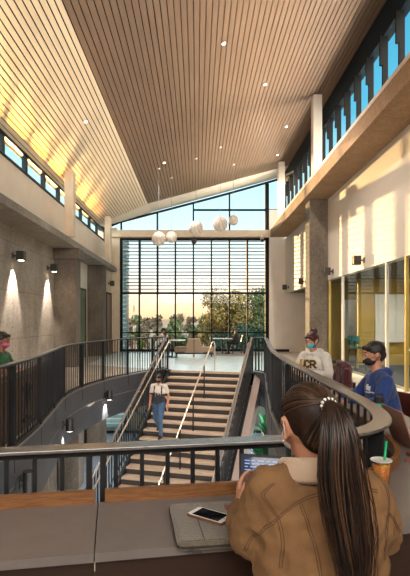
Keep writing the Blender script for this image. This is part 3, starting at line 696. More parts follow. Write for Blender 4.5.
# leather goods
lc = empty('leather_case', (1.245, 2.45, CT), R(-68), 'brown leather folio case on the counter at the right edge', 'case')
f = MB(); f.prism(rrect(.14,.10,.012), 0, .02); f.build('cover', mat('brown_leather', (.13,.045,.025), .45, bump=.3), lc, bevel=.006, seg=3)
f = MB(); f.sweep([(x*.93,y*.91,.0205) for x,y in rrect(.14,.10,.012)], [(-.001,-.0006),(.001,-.0006),(.001,.0006),(-.001,.0006)], closed=True); f.build('stitching', M['leather'], lc)
f = MB(); f.box(-.16,-.13,-.02,.02,.004,.012); f.build('strap', M['leather'], lc)
f = MB(); f.obox((0,0,.005), (.045,.018,.009), None); tag(f.build('flash_drive', M['leather'], origin=None, bevel=.003), 'tiny brown stick lying on the counter in front of the leather case', 'usb stick').location = (1.07, 2.42, CT)
hb = empty('handbag', (1.72, 3.35, .0), R(-20), 'dark reddish brown leather handbag standing on a stool behind the laptop', 'bag')
M['dkleather'] = mat('dark_red_leather', (.07,.012,.010), .3, bump=.25)
f = MB(); f.cap((-.1,0,.78),.09,(.13,0,.78),.09,((0,1,0),.7)); f.cap((-.12,0,.95),.08,(.14,0,.93),.07,((0,1,0),.6)); f.cap((-.1,0,.78),.08,(-.12,0,.95),.08); f.cap((.13,0,.78),.08,(.14,0,.93),.07); blob(f, 'body', M['dkleather'], hb, .012, 4)
f = MB(); f.tube(catmull([(-.13,0,1.0),(-.08,0,1.045),(.08,0,1.04),(.15,0,.98)],6), .009, 8); f.build('handle', M['dkleather'], hb, smooth=True)
stool((1.72, 3.35, 0), R(90), 'low brown stool under the dark leather handbag', 'maroonseat', 'wooddk', h=.69, back=False)

# ------------------------------------------------------------------ pendant globes
M['cable'] = mat('grey_cable', (.3,.3,.3), .5)
def pend(px, py, Y, r, label):
    s = 480/Y; x = (px-197)/s; z = H + (320-py)/s
    e = empty('pendant_lamp', (x, Y, z), 0, label, 'lamp', 'white globe pendants'); 
    f = MB(); f.ball((0,0,0), r, 36)
    for k in range(14):       # swirling ribs of the woven shade
        pass
    sh = f.build('shade', M['globe'], e, smooth=True)
    f = MB()
    for k in range(9):
        a0 = k*2*math.pi/9; pts = []
        for i in range(13):
            th = .25 + (math.pi-.5)*i/12; a = a0 + i*.16; q = V((math.sin(th)*math.cos(a), math.sin(th)*math.sin(a), math.cos(th))); q.rotate(Euler((R(55),0,R(20)))); pts.append(q*(r*1.005))
        f.tube(pts, r*.035, 5)
    f.build('ribs', M['globerib'], e, smooth=True)
    top = cz(x) - z; f = MB(); f.tube([(0,0,r*.98),(0,0,top)], .006, 6); f.build('cable', M['cable'], e)
    f = MB(); f.lathe((0,0,top-.03), [(.05,0),(.05,.03)], 16); f.build('canopy', M['white'], e)
pend(158.8, 238.8, 18, .262, 'white globe pendant, lowest and leftmost of the five')
pend(171.4, 237.0, 19.5, .236, 'white globe pendant, second from the left, slightly smaller')
pend(196.0, 227.8, 18, .262, 'white globe pendant hanging alone in the middle of the five')
pend(220.2, 224.0, 17.5, .267, 'large white globe pendant, second from the right')
pend(233.4, 220.3, 20, .21, 'smallest white globe pendant, rightmost of the five')
e = empty('hanging_speaker', (-.15, 23.5, 5.5), 0, 'small grey speaker hanging under the cream cross beam', 'speaker')
f = MB(); f.lathe((0,0,-.2), [(.06,0),(.14,.08),(.12,.22),(.03,.3)], 20); f.build('housing', M['lampbox'], e, smooth=True)
f = MB(); f.tube([(0,0,.09),(0,0,.3),(0,.25,.35)], .01, 6); f.build('hanger', M['steel'], e)
e = empty('security_camera', (3.2, 23.6, 5.55), 0, 'small black security camera at the right end of the cream cross beam', 'camera')
f = MB(); f.ball((0,0,-.05), .09, 16); f.build('dome', M['black'], e, smooth=True)
f = MB(); f.lathe((0,.0,0), [(.09,0),(.09,.13)], 16); f.build('mount', M['white'], e)
# small ceiling downlights
for x, y in ((-2.9, 12.5), (.6, 10.8), (1.9, 13.4), (3.4, 20.3), (3.2, 17.2), (-1.2, 17.5)):
    e = empty('downlight', (x, y, cz(x)-.02), 0, 'tiny round downlight set between the ceiling slats', 'ceiling light', 'tiny downlights in the slat ceiling')
    e.rotation_euler = (0, -math.atan2(FZ-LZ, FX-LX) if x < FX else -math.atan2(RZ-FZ, RX-FX), 0)
    f = MB(); f.lathe((0,0,0), [(.055,-.005),(.055,.02)], 16); f.build('ring', M['white'], e)
    f = MB(); f.lathe((0,0,-.008), [(.038,-.002),(.038,.003)], 16); f.build('lens', M['glow'], e)
    L = bpy.data.lights.new('downlight_lamp', 'SPOT'); L.energy = 420; L.spot_size = R(110); L.spot_blend = .7; L.shadow_soft_size = .08; L.color = (1,.9,.8); o = bpy.data.objects.new('downlight_lamp', L); C.objects.link(o); o.parent = e; o.location = (0,0,-.05)

# ------------------------------------------------------------------ landing furniture
M['tan'] = mat('tan_upholstery', (.32,.22,.15), .7); M['rug'] = mat('grey_rug', (.22,.18,.15), .95, col2=(.16,.13,.11), scale=20)
e = empty('lounge_bench', (-.13, 20.8, 0), 0, 'tan upholstered bench with a central wedge shaped back by the big window', 'bench')
f = MB(); f.box(-.85,-.28,-.35,.35,.2,.42); f.build('seat', M['tan'], e, bevel=.05, seg=3); f = MB(); f.box(.28,.85,-.35,.35,.2,.42); f.build('seat', M['tan'], e, bevel=.05, seg=3)
f = MB(); f.hexa([(-.42,-.36,.18),(-.005,-.36,.18),(-.005,.36,.18),(-.42,.36,.18)],[(-.24,-.36,.78),(-.005,-.36,.78),(-.005,.36,.78),(-.24,.36,.78)]); f.build('backrest', M['tan'], e, bevel=.03)
f = MB(); f.hexa([(.005,-.36,.18),(.42,-.36,.18),(.42,.36,.18),(.005,.36,.18)],[(.005,-.36,.78),(.24,-.36,.78),(.24,.36,.78),(.005,.36,.78)]); f.build('backrest', M['tan'], e, bevel=.03)
f = MB(); f.box(-.8,.8,-.32,.32,.12,.2); f.build('base', M['steel'], e)
for a in (-.75, 0, .75):
    for b in (-.28, .28): f = MB(); f.tube([(a,b,.12),(a,b,0)], .02, 8); f.build('leg', M['steel'], e)
def table(x, y, label, w=.45, h=.74, name='cafe_table', m='board'):
    e = empty(name, (x, y, 0), 0, label, 'table')
    f = MB(); f.box(-w,w,-.35,.35,h-.03,h); f.build('tabletop', M[m], e, bevel=.01)
    f = MB(); f.tube([(0,0,.02),(0,0,h-.03)], .035, 12); f.build('column', M['steel'], e)
    f = MB(); f.lathe((0,0,0), [(.27,0),(.27,.015),(.05,.03)], 24); f.build('base', M['steel'], e)
table(1.17, 22.2, 'white topped table by the big window beside the person in black')
table(-1.05, 20.3, 'white topped table by the big window beside the person in the pale shirt', .55)
f = MB(); f.lathe((0,0,0), [(1.3,.002),(1.3,.012)], 48); o = tag(f.build('round_rug', M['rug']), 'round grey rug under the window table', 'rug'); o.location = (1.75, 22.15, 0)
def chair(loc, rz, label, m='black', h=.45):
    e = empty('chair', loc, rz, label, 'chair')
    f = MB(); f.box(-.21,.21,-.2,.22,h-.03,h); f.build('seat', M[m], e, bevel=.012)
    f = MB(); f.hexa([(-.2,-.2,h+.1),(.2,-.2,h+.1),(.2,-.18,h+.1),(-.2,-.18,h+.1)],[(-.2,-.26,h+.4),(.2,-.26,h+.4),(.2,-.24,h+.4),(-.2,-.24,h+.4)]); f.build('backrest', M[m], e)
    for a in (-1,1):
        for b in (-1,1): f = MB(); f.tube([(a*.19,b*.18,h-.03),(a*.21,b*.2,0)], .012, 8); f.build('leg', M['steel'], e)
        f = MB(); f.tube([(a*.17,-.18,h-.02),(a*.17,-.21,h+.15)], .011, 8); f.build('back_support', M['steel'], e)
chair((-1.62, 20.3, 0), R(-90), 'dark chair under the person in the pale shirt by the window')
chair((1.85, 22.2, .012), R(90), 'dark chair under the person in black by the window')
# ------------------------------------------------------------------ people
SK = {'tan': mat('skin_tan', (.50,.23,.14), .5), 'brown': mat('skin_brown', (.24,.10,.055), .5), 'light': mat('skin_light', (.56,.28,.18), .5)}
HAIRB = mat('black_hair', (.008,.007,.007), .35, bump=.6, bscale=120)
HAIRBR = mat('dark_brown_hair', (.022,.010,.006), .36, col2=(.05,.022,.012), scale=60, bump=.4, bscale=200)
M['eyew'] = mat('eye_white', (.35,.30,.27), .3); M['eyed'] = mat('dark_iris', (.02,.01,.008), .2)
def fingers(mb, w, fwd, nrm, s=1, side=1, curl=.35, k=1.0):
    """hand: palm, four unequal bent fingers, thumb leaving the side near the wrist"""
    w = V(w); fwd = V(fwd).normalized(); nrm = V(nrm); nrm = (nrm - fwd*nrm.dot(fwd)).normalized(); lat = fwd.cross(nrm)*side
    pe = w + fwd*.085*k
    mb.cap(w + fwd*.02*k - lat*.018*k, .020*k, pe - lat*.024*k, .0165*k, (nrm, .75)); mb.cap(w + fwd*.02*k + lat*.014*k, .020*k, pe + lat*.024*k, .0165*k, (nrm, .75)); mb.cap(w+fwd*.03*k, .021*k, pe, .018*k, (nrm,.75))
    for i, (o, L) in enumerate(((-.030,.066), (-.0105,.078), (.0105,.073), (.030,.056))):
        p = pe + lat*o*k; d = fwd.copy(); r = .0088*k
        for j, q in enumerate((.45,.32,.23)):
            a = curl*(.5+.55*j); dd = (fwd*math.cos(a) - nrm*math.sin(a)*1).normalized() if j == 0 else (d*math.cos(curl*.9) - nrm*math.sin(curl*.9)).normalized()
            n = p + dd*L*q*k; mb.cap(p, r, n, r*.9, n=10); p = n; d = dd; r *= .9
    b = w + fwd*.025*k - lat*.026*k; m1 = b + (fwd*.6 - lat*.75 - nrm*.2).normalized()*.036*k; m2 = m1 + (fwd*.9 - lat*.3 - nrm*.3).normalized()*.030*k
    mb.cap(b, .0125*k, m1, .0105*k, n=10); mb.cap(m1, .0105*k, m2, .0085*k, n=10)
def person(loc, rz, label, group=None, name='person', skin='tan', J=None, voxel=.009, top=None, topm=None, legm=None, shoem=None, mask=None, hair=None, hairm=None, yaw=0, pitch=0, hand=(None, None), hood=False, det=True, topdisp=None, hc=.3):
    e = empty(name, loc, rz, label, 'person'); sk = SK[skin]; J = {k: V(v) for k, v in J.items()}
    hm = Matrix.Rotation(yaw, 3, 'Z') @ Matrix.Rotation(-pitch, 3, 'X'); hc_ = J['head']
    hp = lambda x, y, z: hc_ + hm @ V((x, y, z))
    b = MB()
    # torso
    hip, ch, nk = J['hip'], J['chest'], J['neck']; yv = (0,1,0)
    b.cap(hip - V((.06,0,0)), .105, hip + V((.06,0,0)), .105); b.cap(hip, .115, ch, .12, (yv, .8)); b.cap(ch - V((.06,0,.02)), .10, ch + V((.06,0,-.02)), .10, (yv,.85))
    for s in 'LR': b.cap(nk + (J['sh'+s]-nk)*.2, .05, J['sh'+s], .052)
    b.cap(nk - V((0,0,.04)), .052, hc_ - V((0,0,.05)) - hm@V((0,.02,0)), .047)
    # head
    b.ball(hp(0,-.012,.022), .1, 24, (.76,.92,.92), hm); b.cap(hp(0,.02,-.02), .062, hp(0,.038,-.062), .040, None, 16); b.cap(hp(-.028,.035,-.03), .035, hp(.028,.035,-.03), .035)
    b.cap(hp(0,.082,.012), .009, hp(0,.094,-.018), .0135); b.cap(hp(0,.06,.035),.03,hp(0,.06,-.03),.03)
    b.cap(hp(-.016,.082,-.045), .0075, hp(.016,.082,-.045), .0075); b.cap(hp(-.016,.079,-.054), .0075, hp(.016,.079,-.054), .0075)
    for s in (-1, 1): b.cap(hp(s*.078,-.005,.012), .012, hp(s*.074,.002,-.018), .008); b.cap(hp(s*.081,-.012,.015), .011, hp(s*.079,-.008,-.008), .009)
    for s in 'LR':
        sg = -1 if s == 'L' else 1
        b.cap(J['sh'+s], .052, J['el'+s], .040); b.cap(J['el'+s], .040, J['wr'+s], .026)
        b.cap(hip + V((sg*.09,0,0)), .088, J['kn'+s], .058); b.cap(J['kn'+s], .055, J['an'+s], .036)
        b.cap(J['an'+s], .036, J['an'+s] + V((0,-.03,-.04)), .035); b.cap(J['an'+s]+V((0,0,-.04)), .034, J['an'+s]+V((0,.14,-.055)), .026)
        fwd, nrm = (J['hf'+s], J['hn'+s]); fingers(b, J['wr'+s], fwd, nrm, side=sg, curl=hc)
    blob(b, 'body', sk, e, voxel, 3)
    # eyes
    if det:
        for s in (-1, 1):
            f = MB(); f.ball(hp(s*.031,.068,.018), .0118, 12); ey = f.build('eye', M['eyew'], e, smooth=True)
            f = MB(); f.ball(hp(s*.031,.0762,.018), .0062, 10); f.build('iris', M['eyed'], ey, smooth=True)
            f = MB(); f.tube([hp(s*.014,.084,.040), hp(s*.032,.084,.046), hp(s*.050,.070,.040)], [.003,.004,.002], 6); f.build('eyebrow', hairm, e, smooth=True)
    if mask:
        f = MB(); f.ball(hp(0,.040,-.040), .1, 24, (.62,.56,.50), hm); f.cap(hp(0,.095,-.02),.010,hp(0,.10,-.045),.012); mk = blob(f, 'face_mask', mask, e, .007, 2)
        for s in (-1, 1):
            f = MB(); f.tube([hp(s*.055,.055,-.015), hp(s*.078,.02,.0), hp(s*.088,-.012,.022), hp(s*.086,-.02,-.005), hp(s*.06,.035,-.06)], .0022, 5); f.build('ear_loop', mask, mk, smooth=True)
    if hair: 
        f = MB(); hair(f, hp, hm); blob(f, 'hair', hairm, e, .007, 2, (.006, .02))
    # clothes
    t = MB(); g = top or 1.0
    t.cap(hip - V((.065,0,-.02)), .135*g, hip + V((.065,0,.02)), .135*g, (yv,.88)); t.cap(hip + V((0,0,.03)), .150*g, ch, .150*g, (yv,.85)); t.cap(ch - V((.07,0,.0)), .118*g, ch + V((.07,0,0)), .118*g, (yv,.88))
    for s in 'LR': t.cap(nk + (J['sh'+s]-nk)*.3 + V((0,0,-.012)), .062*g, J['sh'+s], .066*g)
    t2 = J.get('cuff')
    for s in 'LR':
        a, bb, w = J['sh'+s], J['el'+s], J['wr'+s]
        if J.get('short'): t.cap(a, .068*g, a.lerp(bb, .62), .060*g)
        else: t.cap(a, .066*g, bb, .058*g); t.cap(bb, .058*g, bb.lerp(w, .9), .038*g)
    if hood: t.cap(nk + V((-.05,-.07,-.0)), .05, nk + V((.05,-.07,-.0)), .05); t.cap(nk + V((-.06,-.02,.0)), .042, nk+V((-.045,.055,-.03)), .03); t.cap(nk + V((.06,-.02,.0)), .042, nk+V((.045,.055,-.03)), .03); t.cap(nk+V((-.045,.055,-.03)), .03, nk+V((.045,.055,-.03)), .03)
    shirt = blob(t, 'hoodie' if hood else 'shirt', topm, e, voxel, 5, topdisp or (.018, .11))
    p = MB()
    for s in 'LR':
        sg = -1 if s == 'L' else 1
        p.cap(hip, .118, hip + V((sg*.09,0,0)), .104); p.cap(hip + V((sg*.09,0,0)), .104, J['kn'+s], .072); p.cap(J['kn'+s], .070, J['an'+s], .052)
    blob(p, 'trousers', legm, e, voxel*1.2, 4, (.01,.07))
    for s in 'LR':
        a = J['an'+s]; f = MB(); f.cap(a+V((0,-.03,-.035)), .045, a+V((0,.14,-.055)), .037, ((0,0,1), .8)); f.cap(a+V((0,0,.0)), .045, a+V((0,.04,-.045)), .045); blob(f, 'shoe', shoem, e, .01, 2)
    return e, shirt
def sit(hz=.62, lean=.06, head=(0,.10,.70), el=((-.26,.18,.27),(.26,.18,.27)), wr=((-.14,.40,.28),(.14,.40,.28)), hf=((.3,1,-.05),(-.3,1,-.05)), hn=((0,0,1),(0,0,1)), foot=.28, kn=.42, shw=.175):
    J = dict(hip=(0,0,hz+.1), chest=(0,lean,hz+.38), neck=(0,lean+.025,hz+.535), head=(head[0],head[1],hz+head[2]),
        shL=(-shw,lean+.01,hz+.47), shR=(shw,lean+.01,hz+.47), elL=(el[0][0],el[0][1],hz+el[0][2]), elR=(el[1][0],el[1][1],hz+el[1][2]),
        wrL=(wr[0][0],wr[0][1],hz+wr[0][2]), wrR=(wr[1][0],wr[1][1],hz+wr[1][2]), knL=(-.12,kn,hz+.05), knR=(.12,kn,hz+.05), anL=(-.12,kn-.05,foot), anR=(.12,kn-.05,foot),
        hfL=hf[0], hfR=hf[1], hnL=hn[0], hnR=hn[1])
    return J
def short_hair(f, hp, hm):
    f.ball(hp(0,-.024,.045), .1, 24, (.84,.97,.82), hm); f.ball(hp(0,-.055,.0), .1, 20, (.72,.6,.75), hm)
    f.cap(hp(-.05,.036,.080),.020,hp(.05,.036,.080),.020); [f.cap(hp(x,.052,.085),.014,hp(x*1.15,.070,.062),.005) for x in (-.05,-.028,-.005,.02,.045)]; [f.cap(hp(s*.07,-.01,.05),.014,hp(s*.076,.012,.02),.006) for s in (-1,1)]
def bun_hair(f, hp, hm):
    f.ball(hp(0,-.022,.040), .1, 24, (.84,.98,.80), hm); f.ball(hp(0,-.055,.0), .1, 20, (.70,.55,.75), hm); f.cap(hp(-.045,.05,.070),.018,hp(.045,.05,.070),.018)
    f.ball(hp(0,-.095,.105), .042, 16, (1.15,1,.9)); f.cap(hp(.0,-.10,.11), .028, hp(.02,-.16,.125), .016); f.cap(hp(.03,-.09,.12), .02, hp(.05,-.12,.14), .012)
    for s in (-1, 1): f.cap(hp(s*.068,.035,.04), .008, hp(s*.072,.045,-.08), .006)
def cloth(n, c, c2=None, **k): return mat(n, c, .85, col2=c2, scale=k.get('scale', 30), sheen=.2, bump=.25, bscale=150)
DEN = cloth('blue_jeans', (.03,.07,.15), (.06,.13,.24), scale=6); DK = cloth('dark_trousers', (.02,.02,.025)); SH = mat('dark_shoes', (.02,.02,.02), .5)
# man in blue hoodie
J = sit(hz=.575, lean=.07, head=(0,.13,.69), el=((-.24,.16,.29),(.24,.20,.29)), wr=((-.16,.40,.295),(.13,.42,.295)))
BL = cloth('blue_fleece', (.008,.032,.15), (.012,.045,.20))
pe, sh = person((1.71,4.30,0), R(88), 'person in a blue hoodie and black face mask at the right rail', J=J, skin='tan', voxel=.009, top=1.04, topm=BL, legm=DK, shoem=SH, mask=mat('black_mask', (.012,.012,.014), .7), hair=short_hair, hairm=HAIRB, yaw=R(6), pitch=R(12), hood=True)
def project(obj, pts, direction, off=.002):
    """drop points onto a mesh (object local space) along a direction; returns list of hits (None if missed)"""
    bvh = BVHTree.FromPolygons([v.co.copy() for v in obj.data.vertices], [p.vertices[:] for p in obj.data.polygons]); d = V(direction).normalized(); out = []
    for p in pts:
        h = bvh.ray_cast(V(p), d); out.append(h[0] - d*off if h[0] is not None else None)
    return out
def decal(obj, polys, direction, m, name, parent, off=.0025, depth=None):
    """thin print that follows the cloth"""
    f = MB()
    for poly in polys:
        q = project(obj, poly, direction, off)
        if all(q): f.face(q)
    return f.build(name, m, parent)
# small white print on the chest (facing the camera side)
wp = mat('white_print', (.7,.72,.75), .7)
polys = []
for (cx, cz_, w, h) in ((-.06,.985,.028,.012), (-.045,.999,.016,.012), (-.075,.972,.012,.016), (-.05,.970,.012,.012), (-.1,.945,.03,.006), (-.05,.940,.03,.006)):
    n = 5
    for i in range(n):
        a, b2 = cx-w+2*w*i/n, cx-w+2*w*(i+1)/n; polys.append([(a,.6,cz_-h),(b2,.6,cz_-h),(b2,.6,cz_+h),(a,.6,cz_+h)])
decal(sh, polys, (-.0,-1,0), wp, 'chest_print', pe)
stool((1.74,4.30,0), R(88), 'brown backed bar stool under the person in the blue hoodie', 'maroonseat', 'wooddk', h=.575)
f = MB(); f.obox((1.36,4.52,CT+.006),(.15,.075,.010), Matrix.Rotation(R(20),3,'Z')); tag(f.build('smartphone', M['black'], bevel=.003), 'black smartphone lying by the hands of the person in blue', 'phone')
# hoodie woman
J = sit(hz=.62, lean=.10, head=(0,.17,.68), el=((-.27,.17,.25),(.25,.2,.25)), wr=((-.12,.40,.275),(.10,.42,.275)))
WH = cloth('white_fleece', (.72,.68,.62), (.62,.58,.53))
pe, sh = person((1.66,6.5,0), R(130), 'person in a white hoodie with letters and a teal mask at the right rail', J=J, skin='light', voxel=.009, top=1.06, topm=WH, legm=DK, shoem=SH, mask=mat('teal_mask', (.05,.42,.50), .7), hair=bun_hair, hairm=mat('auburn_hair', (.05,.010,.010), .4, bump=.5, bscale=120), yaw=R(0), pitch=R(22), hood=True)
# the letters UCR on the chest
def stroke_text(word, x0, z0, h, w, gap, t):
    out = []; L = {'U': [((0,1),(0,.22)),((0,.22),(.22,0)),((.22,0),(.78,0)),((.78,0),(1,.22)),((1,.22),(1,1))], 'C': [((1,.8),(.78,1)),((.78,1),(.22,1)),((.22,1),(0,.78)),((0,.78),(0,.22)),((0,.22),(.22,0)),((.22,0),(.78,0)),((.78,0),(1,.2))],
        'R': [((0,0),(0,1)),((0,1),(.78,1)),((.78,1),(1,.8)),((1,.8),(1,.64)),((1,.64),(.78,.46)),((.78,.46),(0,.46)),((.5,.46),(1,0))]}
    for i, ch in enumerate(word):
        for a, b in L[ch]:
            A = V((a[0]*w, a[1]*h)); B = V((b[0]*w, b[1]*h)); d = (B-A); l = d.length; d.normalize(); nn = V((-d.y, d.x)); A = A - d*t*.4; B = B + d*t*.4; k = max(2, int(l/.012))
            for q in range(k):
                s0, s1 = A.lerp(B, q/k), A.lerp(B, (q+1)/k); out.append([(i*(w+gap)+p.x, p.y) for p in (s0-nn*t/2, s1-nn*t/2, s1+nn*t/2, s0+nn*t/2)])
    return out
T = stroke_text('UCR', 0, 0, .085, .062, .028, .021); wtot = .062*3+.056
dv = V((.25,-1,0)).normalized()      # letters face the viewer's side of the chest
for nm, t_, cm, of in (('letter_outline', .034, mat('gold_print', (.45,.26,.06), .7), .003), ('letters', .021, mat('dark_brown_print', (.035,.02,.012), .7), .0045)):
    T = stroke_text('UCR', 0, 0, .085, .062, .028, t_); ra = V((-1,0,0)); base = V((.035,.0,.955))
    decal(sh, [[(base.x + (wtot/2 - px), .6, base.z+pz) for px, pz in pl] for pl in T], (0,-1,0), cm, nm, pe, of)
stool((1.69,6.52,0), R(130), 'brown bar stool under the person in the white hoodie', 'maroonseat', 'wooddk', h=.62)
f = MB(); f.obox((1.38,6.2,CT+.004),(.20,.28,.008), Matrix.Rotation(R(15),3,'Z')); tag(f.build('notebook', M['board']), 'open white notebook under the hands of the person in the white hoodie', 'notebook')
# maroon jacket draped over a stool
stool((1.60,5.62,0), R(95), 'brown bar stool carrying the maroon jacket', 'maroonseat', 'wooddk', h=.66)
f = MB(); f.cap((0,-.02,.70),.11,(0,-.01,.98),.11,((0,1,0),.7)); f.cap((-.05,0,1.03),.07,(.09,.02,1.05),.055,((0,1,0),.8)); f.cap((-.07,0,.85),.09,(-.09,0,.98),.08,((0,1,0),.7)); f.cap((.07,0,.72),.10,(.08,0,1.0),.08,((0,1,0),.7)); f.cap((.12,0,1.02),.045,(.17,.05,.78),.05); f.cap((-.15,.02,1.0),.04,(-.16,.04,.75),.045)
jm = cloth('maroon_cloth', (.085,.008,.014), (.05,.004,.008)); o = blob(f, 'jacket', jm, None, .012, 3, (.05,.09)); o.location = (1.72,5.62,0); o.rotation_euler = (0,0,R(95)); tag(o, 'maroon jacket draped over a stool back between the two seated people', 'jacket')
# person in green
J = sit(hz=.60, lean=.08, head=(0,.14,.695), el=((-.25,.17,.285),(.25,.20,.285)), wr=((-.05,.36,.295),(.06,.33,.30)), hf=((1,.3,0),(-1,.2,0))); J['short'] = True
J = {k: (v if k != 'short' else v) for k, v in J.items()}
J['short'] = V((1,0,0))
person((-2.80,6.6,0), R(-96), 'person in a green shirt and pink face mask at the left counter', J=J, skin='brown', voxel=.009, topm=cloth('green_cotton', (.008,.09,.03), (.012,.12,.04)), legm=DK, shoem=SH, mask=mat('pink_mask', (.55,.10,.22), .7), hair=short_hair, hairm=HAIRB, yaw=R(-5), pitch=R(10))
stool((-2.84,6.6,0), R(-96), 'dark bar stool under the person in green', 'black', 'steel', h=.60)
# person by the window, pale shirt
J = sit(hz=.46, lean=.10, head=(0,.19,.66), foot=.08, el=((-.22,.2,.27),(.22,.2,.27)), wr=((-.1,.42,.30),(.1,.42,.30)))
person((-1.60,20.3,0), R(-90), 'person in a pale shirt bent over a table by the big window', J=J, skin='brown', voxel=.016, topm=cloth('pale_cotton', (.62,.58,.52)), legm=DK, shoem=SH, hair=short_hair, hairm=HAIRB, pitch=R(35), det=False)
J = sit(hz=.46, lean=.02, head=(0,.06,.72), foot=.08, el=((-.22,.15,.25),(.22,.15,.25)), wr=((-.1,.38,.31),(.1,.38,.31)))
person((1.83,22.2,.012), R(90), 'person in black clothes seated at the table by the big window', J=J, skin='brown', voxel=.016, topm=DK, legm=DK, shoem=SH, hair=short_hair, hairm=mat('teal_beanie_knit', (.03,.10,.10), .8), pitch=R(10), det=False)
f = MB(); f.cap((0,0,.13),.12,(0,0,.34),.10,((0,1,0),.7)); o = blob(f, 'backpack', DK, None, .015, 2); o.location = (2.2,21.75,.02); tag(o, 'black backpack on the floor behind the person in black', 'backpack')
# person on the stairs
i0 = 7
def sp(i, x): return P0 + E*x - V((0,0,RISE*(i+1))) + D*(RUN*(i+.5))
base = sp(8, .50); 
J = dict(hip=(0,0,.95), chest=(0,.02,1.24), neck=(0,.02,1.42), head=(0,.055,1.565), shL=(-.175,.01,1.36), shR=(.175,.01,1.36), elL=(-.245,-.04,1.09), elR=(.245,-.02,1.09), wrL=(-.25,.08,.86), wrR=(.25,.06,.86), hfL=(0,.15,-1), hfR=(0,.15,-1), hnL=(1,0,0), hnR=(-1,0,0),
    knL=(-.09,.18,.56), anL=(-.08,.10,.09), knR=(.09,.02,.50), anR=(.08,-.22,.25)); J['short'] = V((1,0,0))
ts = mat('tie_dye_grey_shirt', (.62,.55,.50), .85); nt = ts.node_tree; tc = nd(nt,'ShaderNodeTexCoord'); sx = nd(nt,'ShaderNodeSeparateXYZ'); nz = nd(nt,'ShaderNodeTexNoise', i_Scale=14); ad = nd(nt,'ShaderNodeMath', operation='MULTIPLY_ADD'); ad.inputs[1].default_value = .28
nt.links.new(tc.outputs['Object'], sx.inputs[0]); nt.links.new(tc.outputs['Object'], nz.inputs['Vector']); nt.links.new(nz.outputs[0], ad.inputs[0]); nt.links.new(sx.outputs[2], ad.inputs[2])
rp = nd(nt,'ShaderNodeValToRGB'); mr = nd(nt,'ShaderNodeMapRange'); mr.inputs[1].default_value = 1.22; mr.inputs[2].default_value = 1.42; nt.links.new(ad.outputs[0], mr.inputs[0]); nt.links.new(mr.outputs[0], rp.inputs[0])
rp.color_ramp.elements[0].color = (.03,.035,.04,1); rp.color_ramp.elements[1].color = (.70,.62,.55,1); rp.color_ramp.elements[0].position=.35; rp.color_ramp.elements[1].position=.6; nt.links.new(rp.outputs[0], nt.nodes['Principled BSDF'].inputs['Base Color'])
pe, sh = person(base, math.pi-A16, 'person in a white and grey shirt and blue jeans walking down the staircase', J=J, skin='tan', voxel=.010, topm=ts, legm=DEN, shoem=SH, mask=bpy.data.materials['black_mask'], hair=short_hair, hairm=HAIRB, pitch=R(20), hc=.6)
for sgn in (-1, 1):
    f = MB(); pts = project(sh, [(sgn*.10,.5,z) for z in (1.36,1.3,1.22,1.12,1.04)], (0,-1,0), .004); pts = [p for p in pts if p]; pts = [V((sgn*.1,-.03,1.455)), V((sgn*.1,.04,1.445))] + pts
    f.sweep(pts, [(-.016,-.004),(.016,-.004),(.016,.004),(-.016,.004)], up=V((0,1,0))); f.build('strap', M['black'], pe)
# ------------------------------------------------------------------ the woman in the foreground
wm = empty('person', (.365, 1.40, 0), R(4), 'person with a long brown ponytail and tan jacket seen from behind in the foreground', 'person')
yaw, pit = R(15), R(8); hm = Matrix.Rotation(yaw, 3, 'Z') @ Matrix.Rotation(-pit, 3, 'X'); hc_ = V((-.035, .03, 1.272))
hp = lambda x, y, z: hc_ + hm @ V((x, y, z))
b = MB(); yv = (0,1,0)
b.cap((-.07,0,.66), .12, (.07,0,.66), .12); b.cap((0,0,.66), .12, (0,.02,1.0), .12, (yv,.8)); b.cap((-.09,.02,1.08),.055,(.08,.02,1.07),.055)
b.cap((-.01,.015,1.1), .052, hc_ - V((0,.02,.05)), .048)
b.ball(hp(0,-.012,.018), .1, 32, (.76,.94,.92), hm); b.cap(hp(0,.02,-.02), .062, hp(0,.038,-.066), .038, None, 20); b.cap(hp(-.028,.035,-.03), .034, hp(.028,.035,-.03), .034)
b.cap(hp(0,.082,.008), .008, hp(0,.094,-.02), .012); b.cap(hp(0,.06,.035),.03,hp(0,.06,-.03),.03)
for z in (-.045,-.054): b.cap(hp(-.016,.080,z), .0075, hp(.016,.080,z), .0075)
for s in (-1, 1):
    b.cap(hp(s*.074,-.004,-.004), .012, hp(s*.071,.004,-.03), .008)
    pts = [hp(s*(.078+.012*math.sin(a)*.5), -.006-.014*math.cos(a*1.0)+.0, -.004+.026*math.sin(a)) for a in [R(q) for q in (-100,-50,0,50,100,150)]]
    for p, q in zip(pts, pts[1:]): b.cap(p, .0058, q, .0058, n=8)
    b.ball(hp(s*.079,.0,-.036), .0085, 10)
shL, elL, wrL = V((-.15,.0,1.085)), V((-.195,.07,.93)), V((-.212,.20,.955))
shR, elR, wrR = V((.130,.0,1.065)), V((.205,.08,.92)), V((.10,.25,.93))
for a, e_, w in ((shL, elL, wrL), (shR, elR, wrR)): b.cap(a, .048, e_, .042); b.cap(e_, .042, w, .027)
fingers(b, wrL, (.12,.62,.75), (-1,.1,.0), side=-1, curl=.6, k=.9)
fingers(b, wrR, (-.35,1,-.05), (0,0,1), side=1, curl=.3, k=.95)
for s in (-1, 1): b.cap((s*.1,.02,.62), .09, (s*.13,.42,.62), .06); b.cap((s*.13,.42,.62), .055, (s*.13,.38,.22), .036); b.cap((s*.13,.38,.2), .035, (s*.13,.5,.16), .026)
blob(b, 'body', SK['tan'], wm, .006, 3)
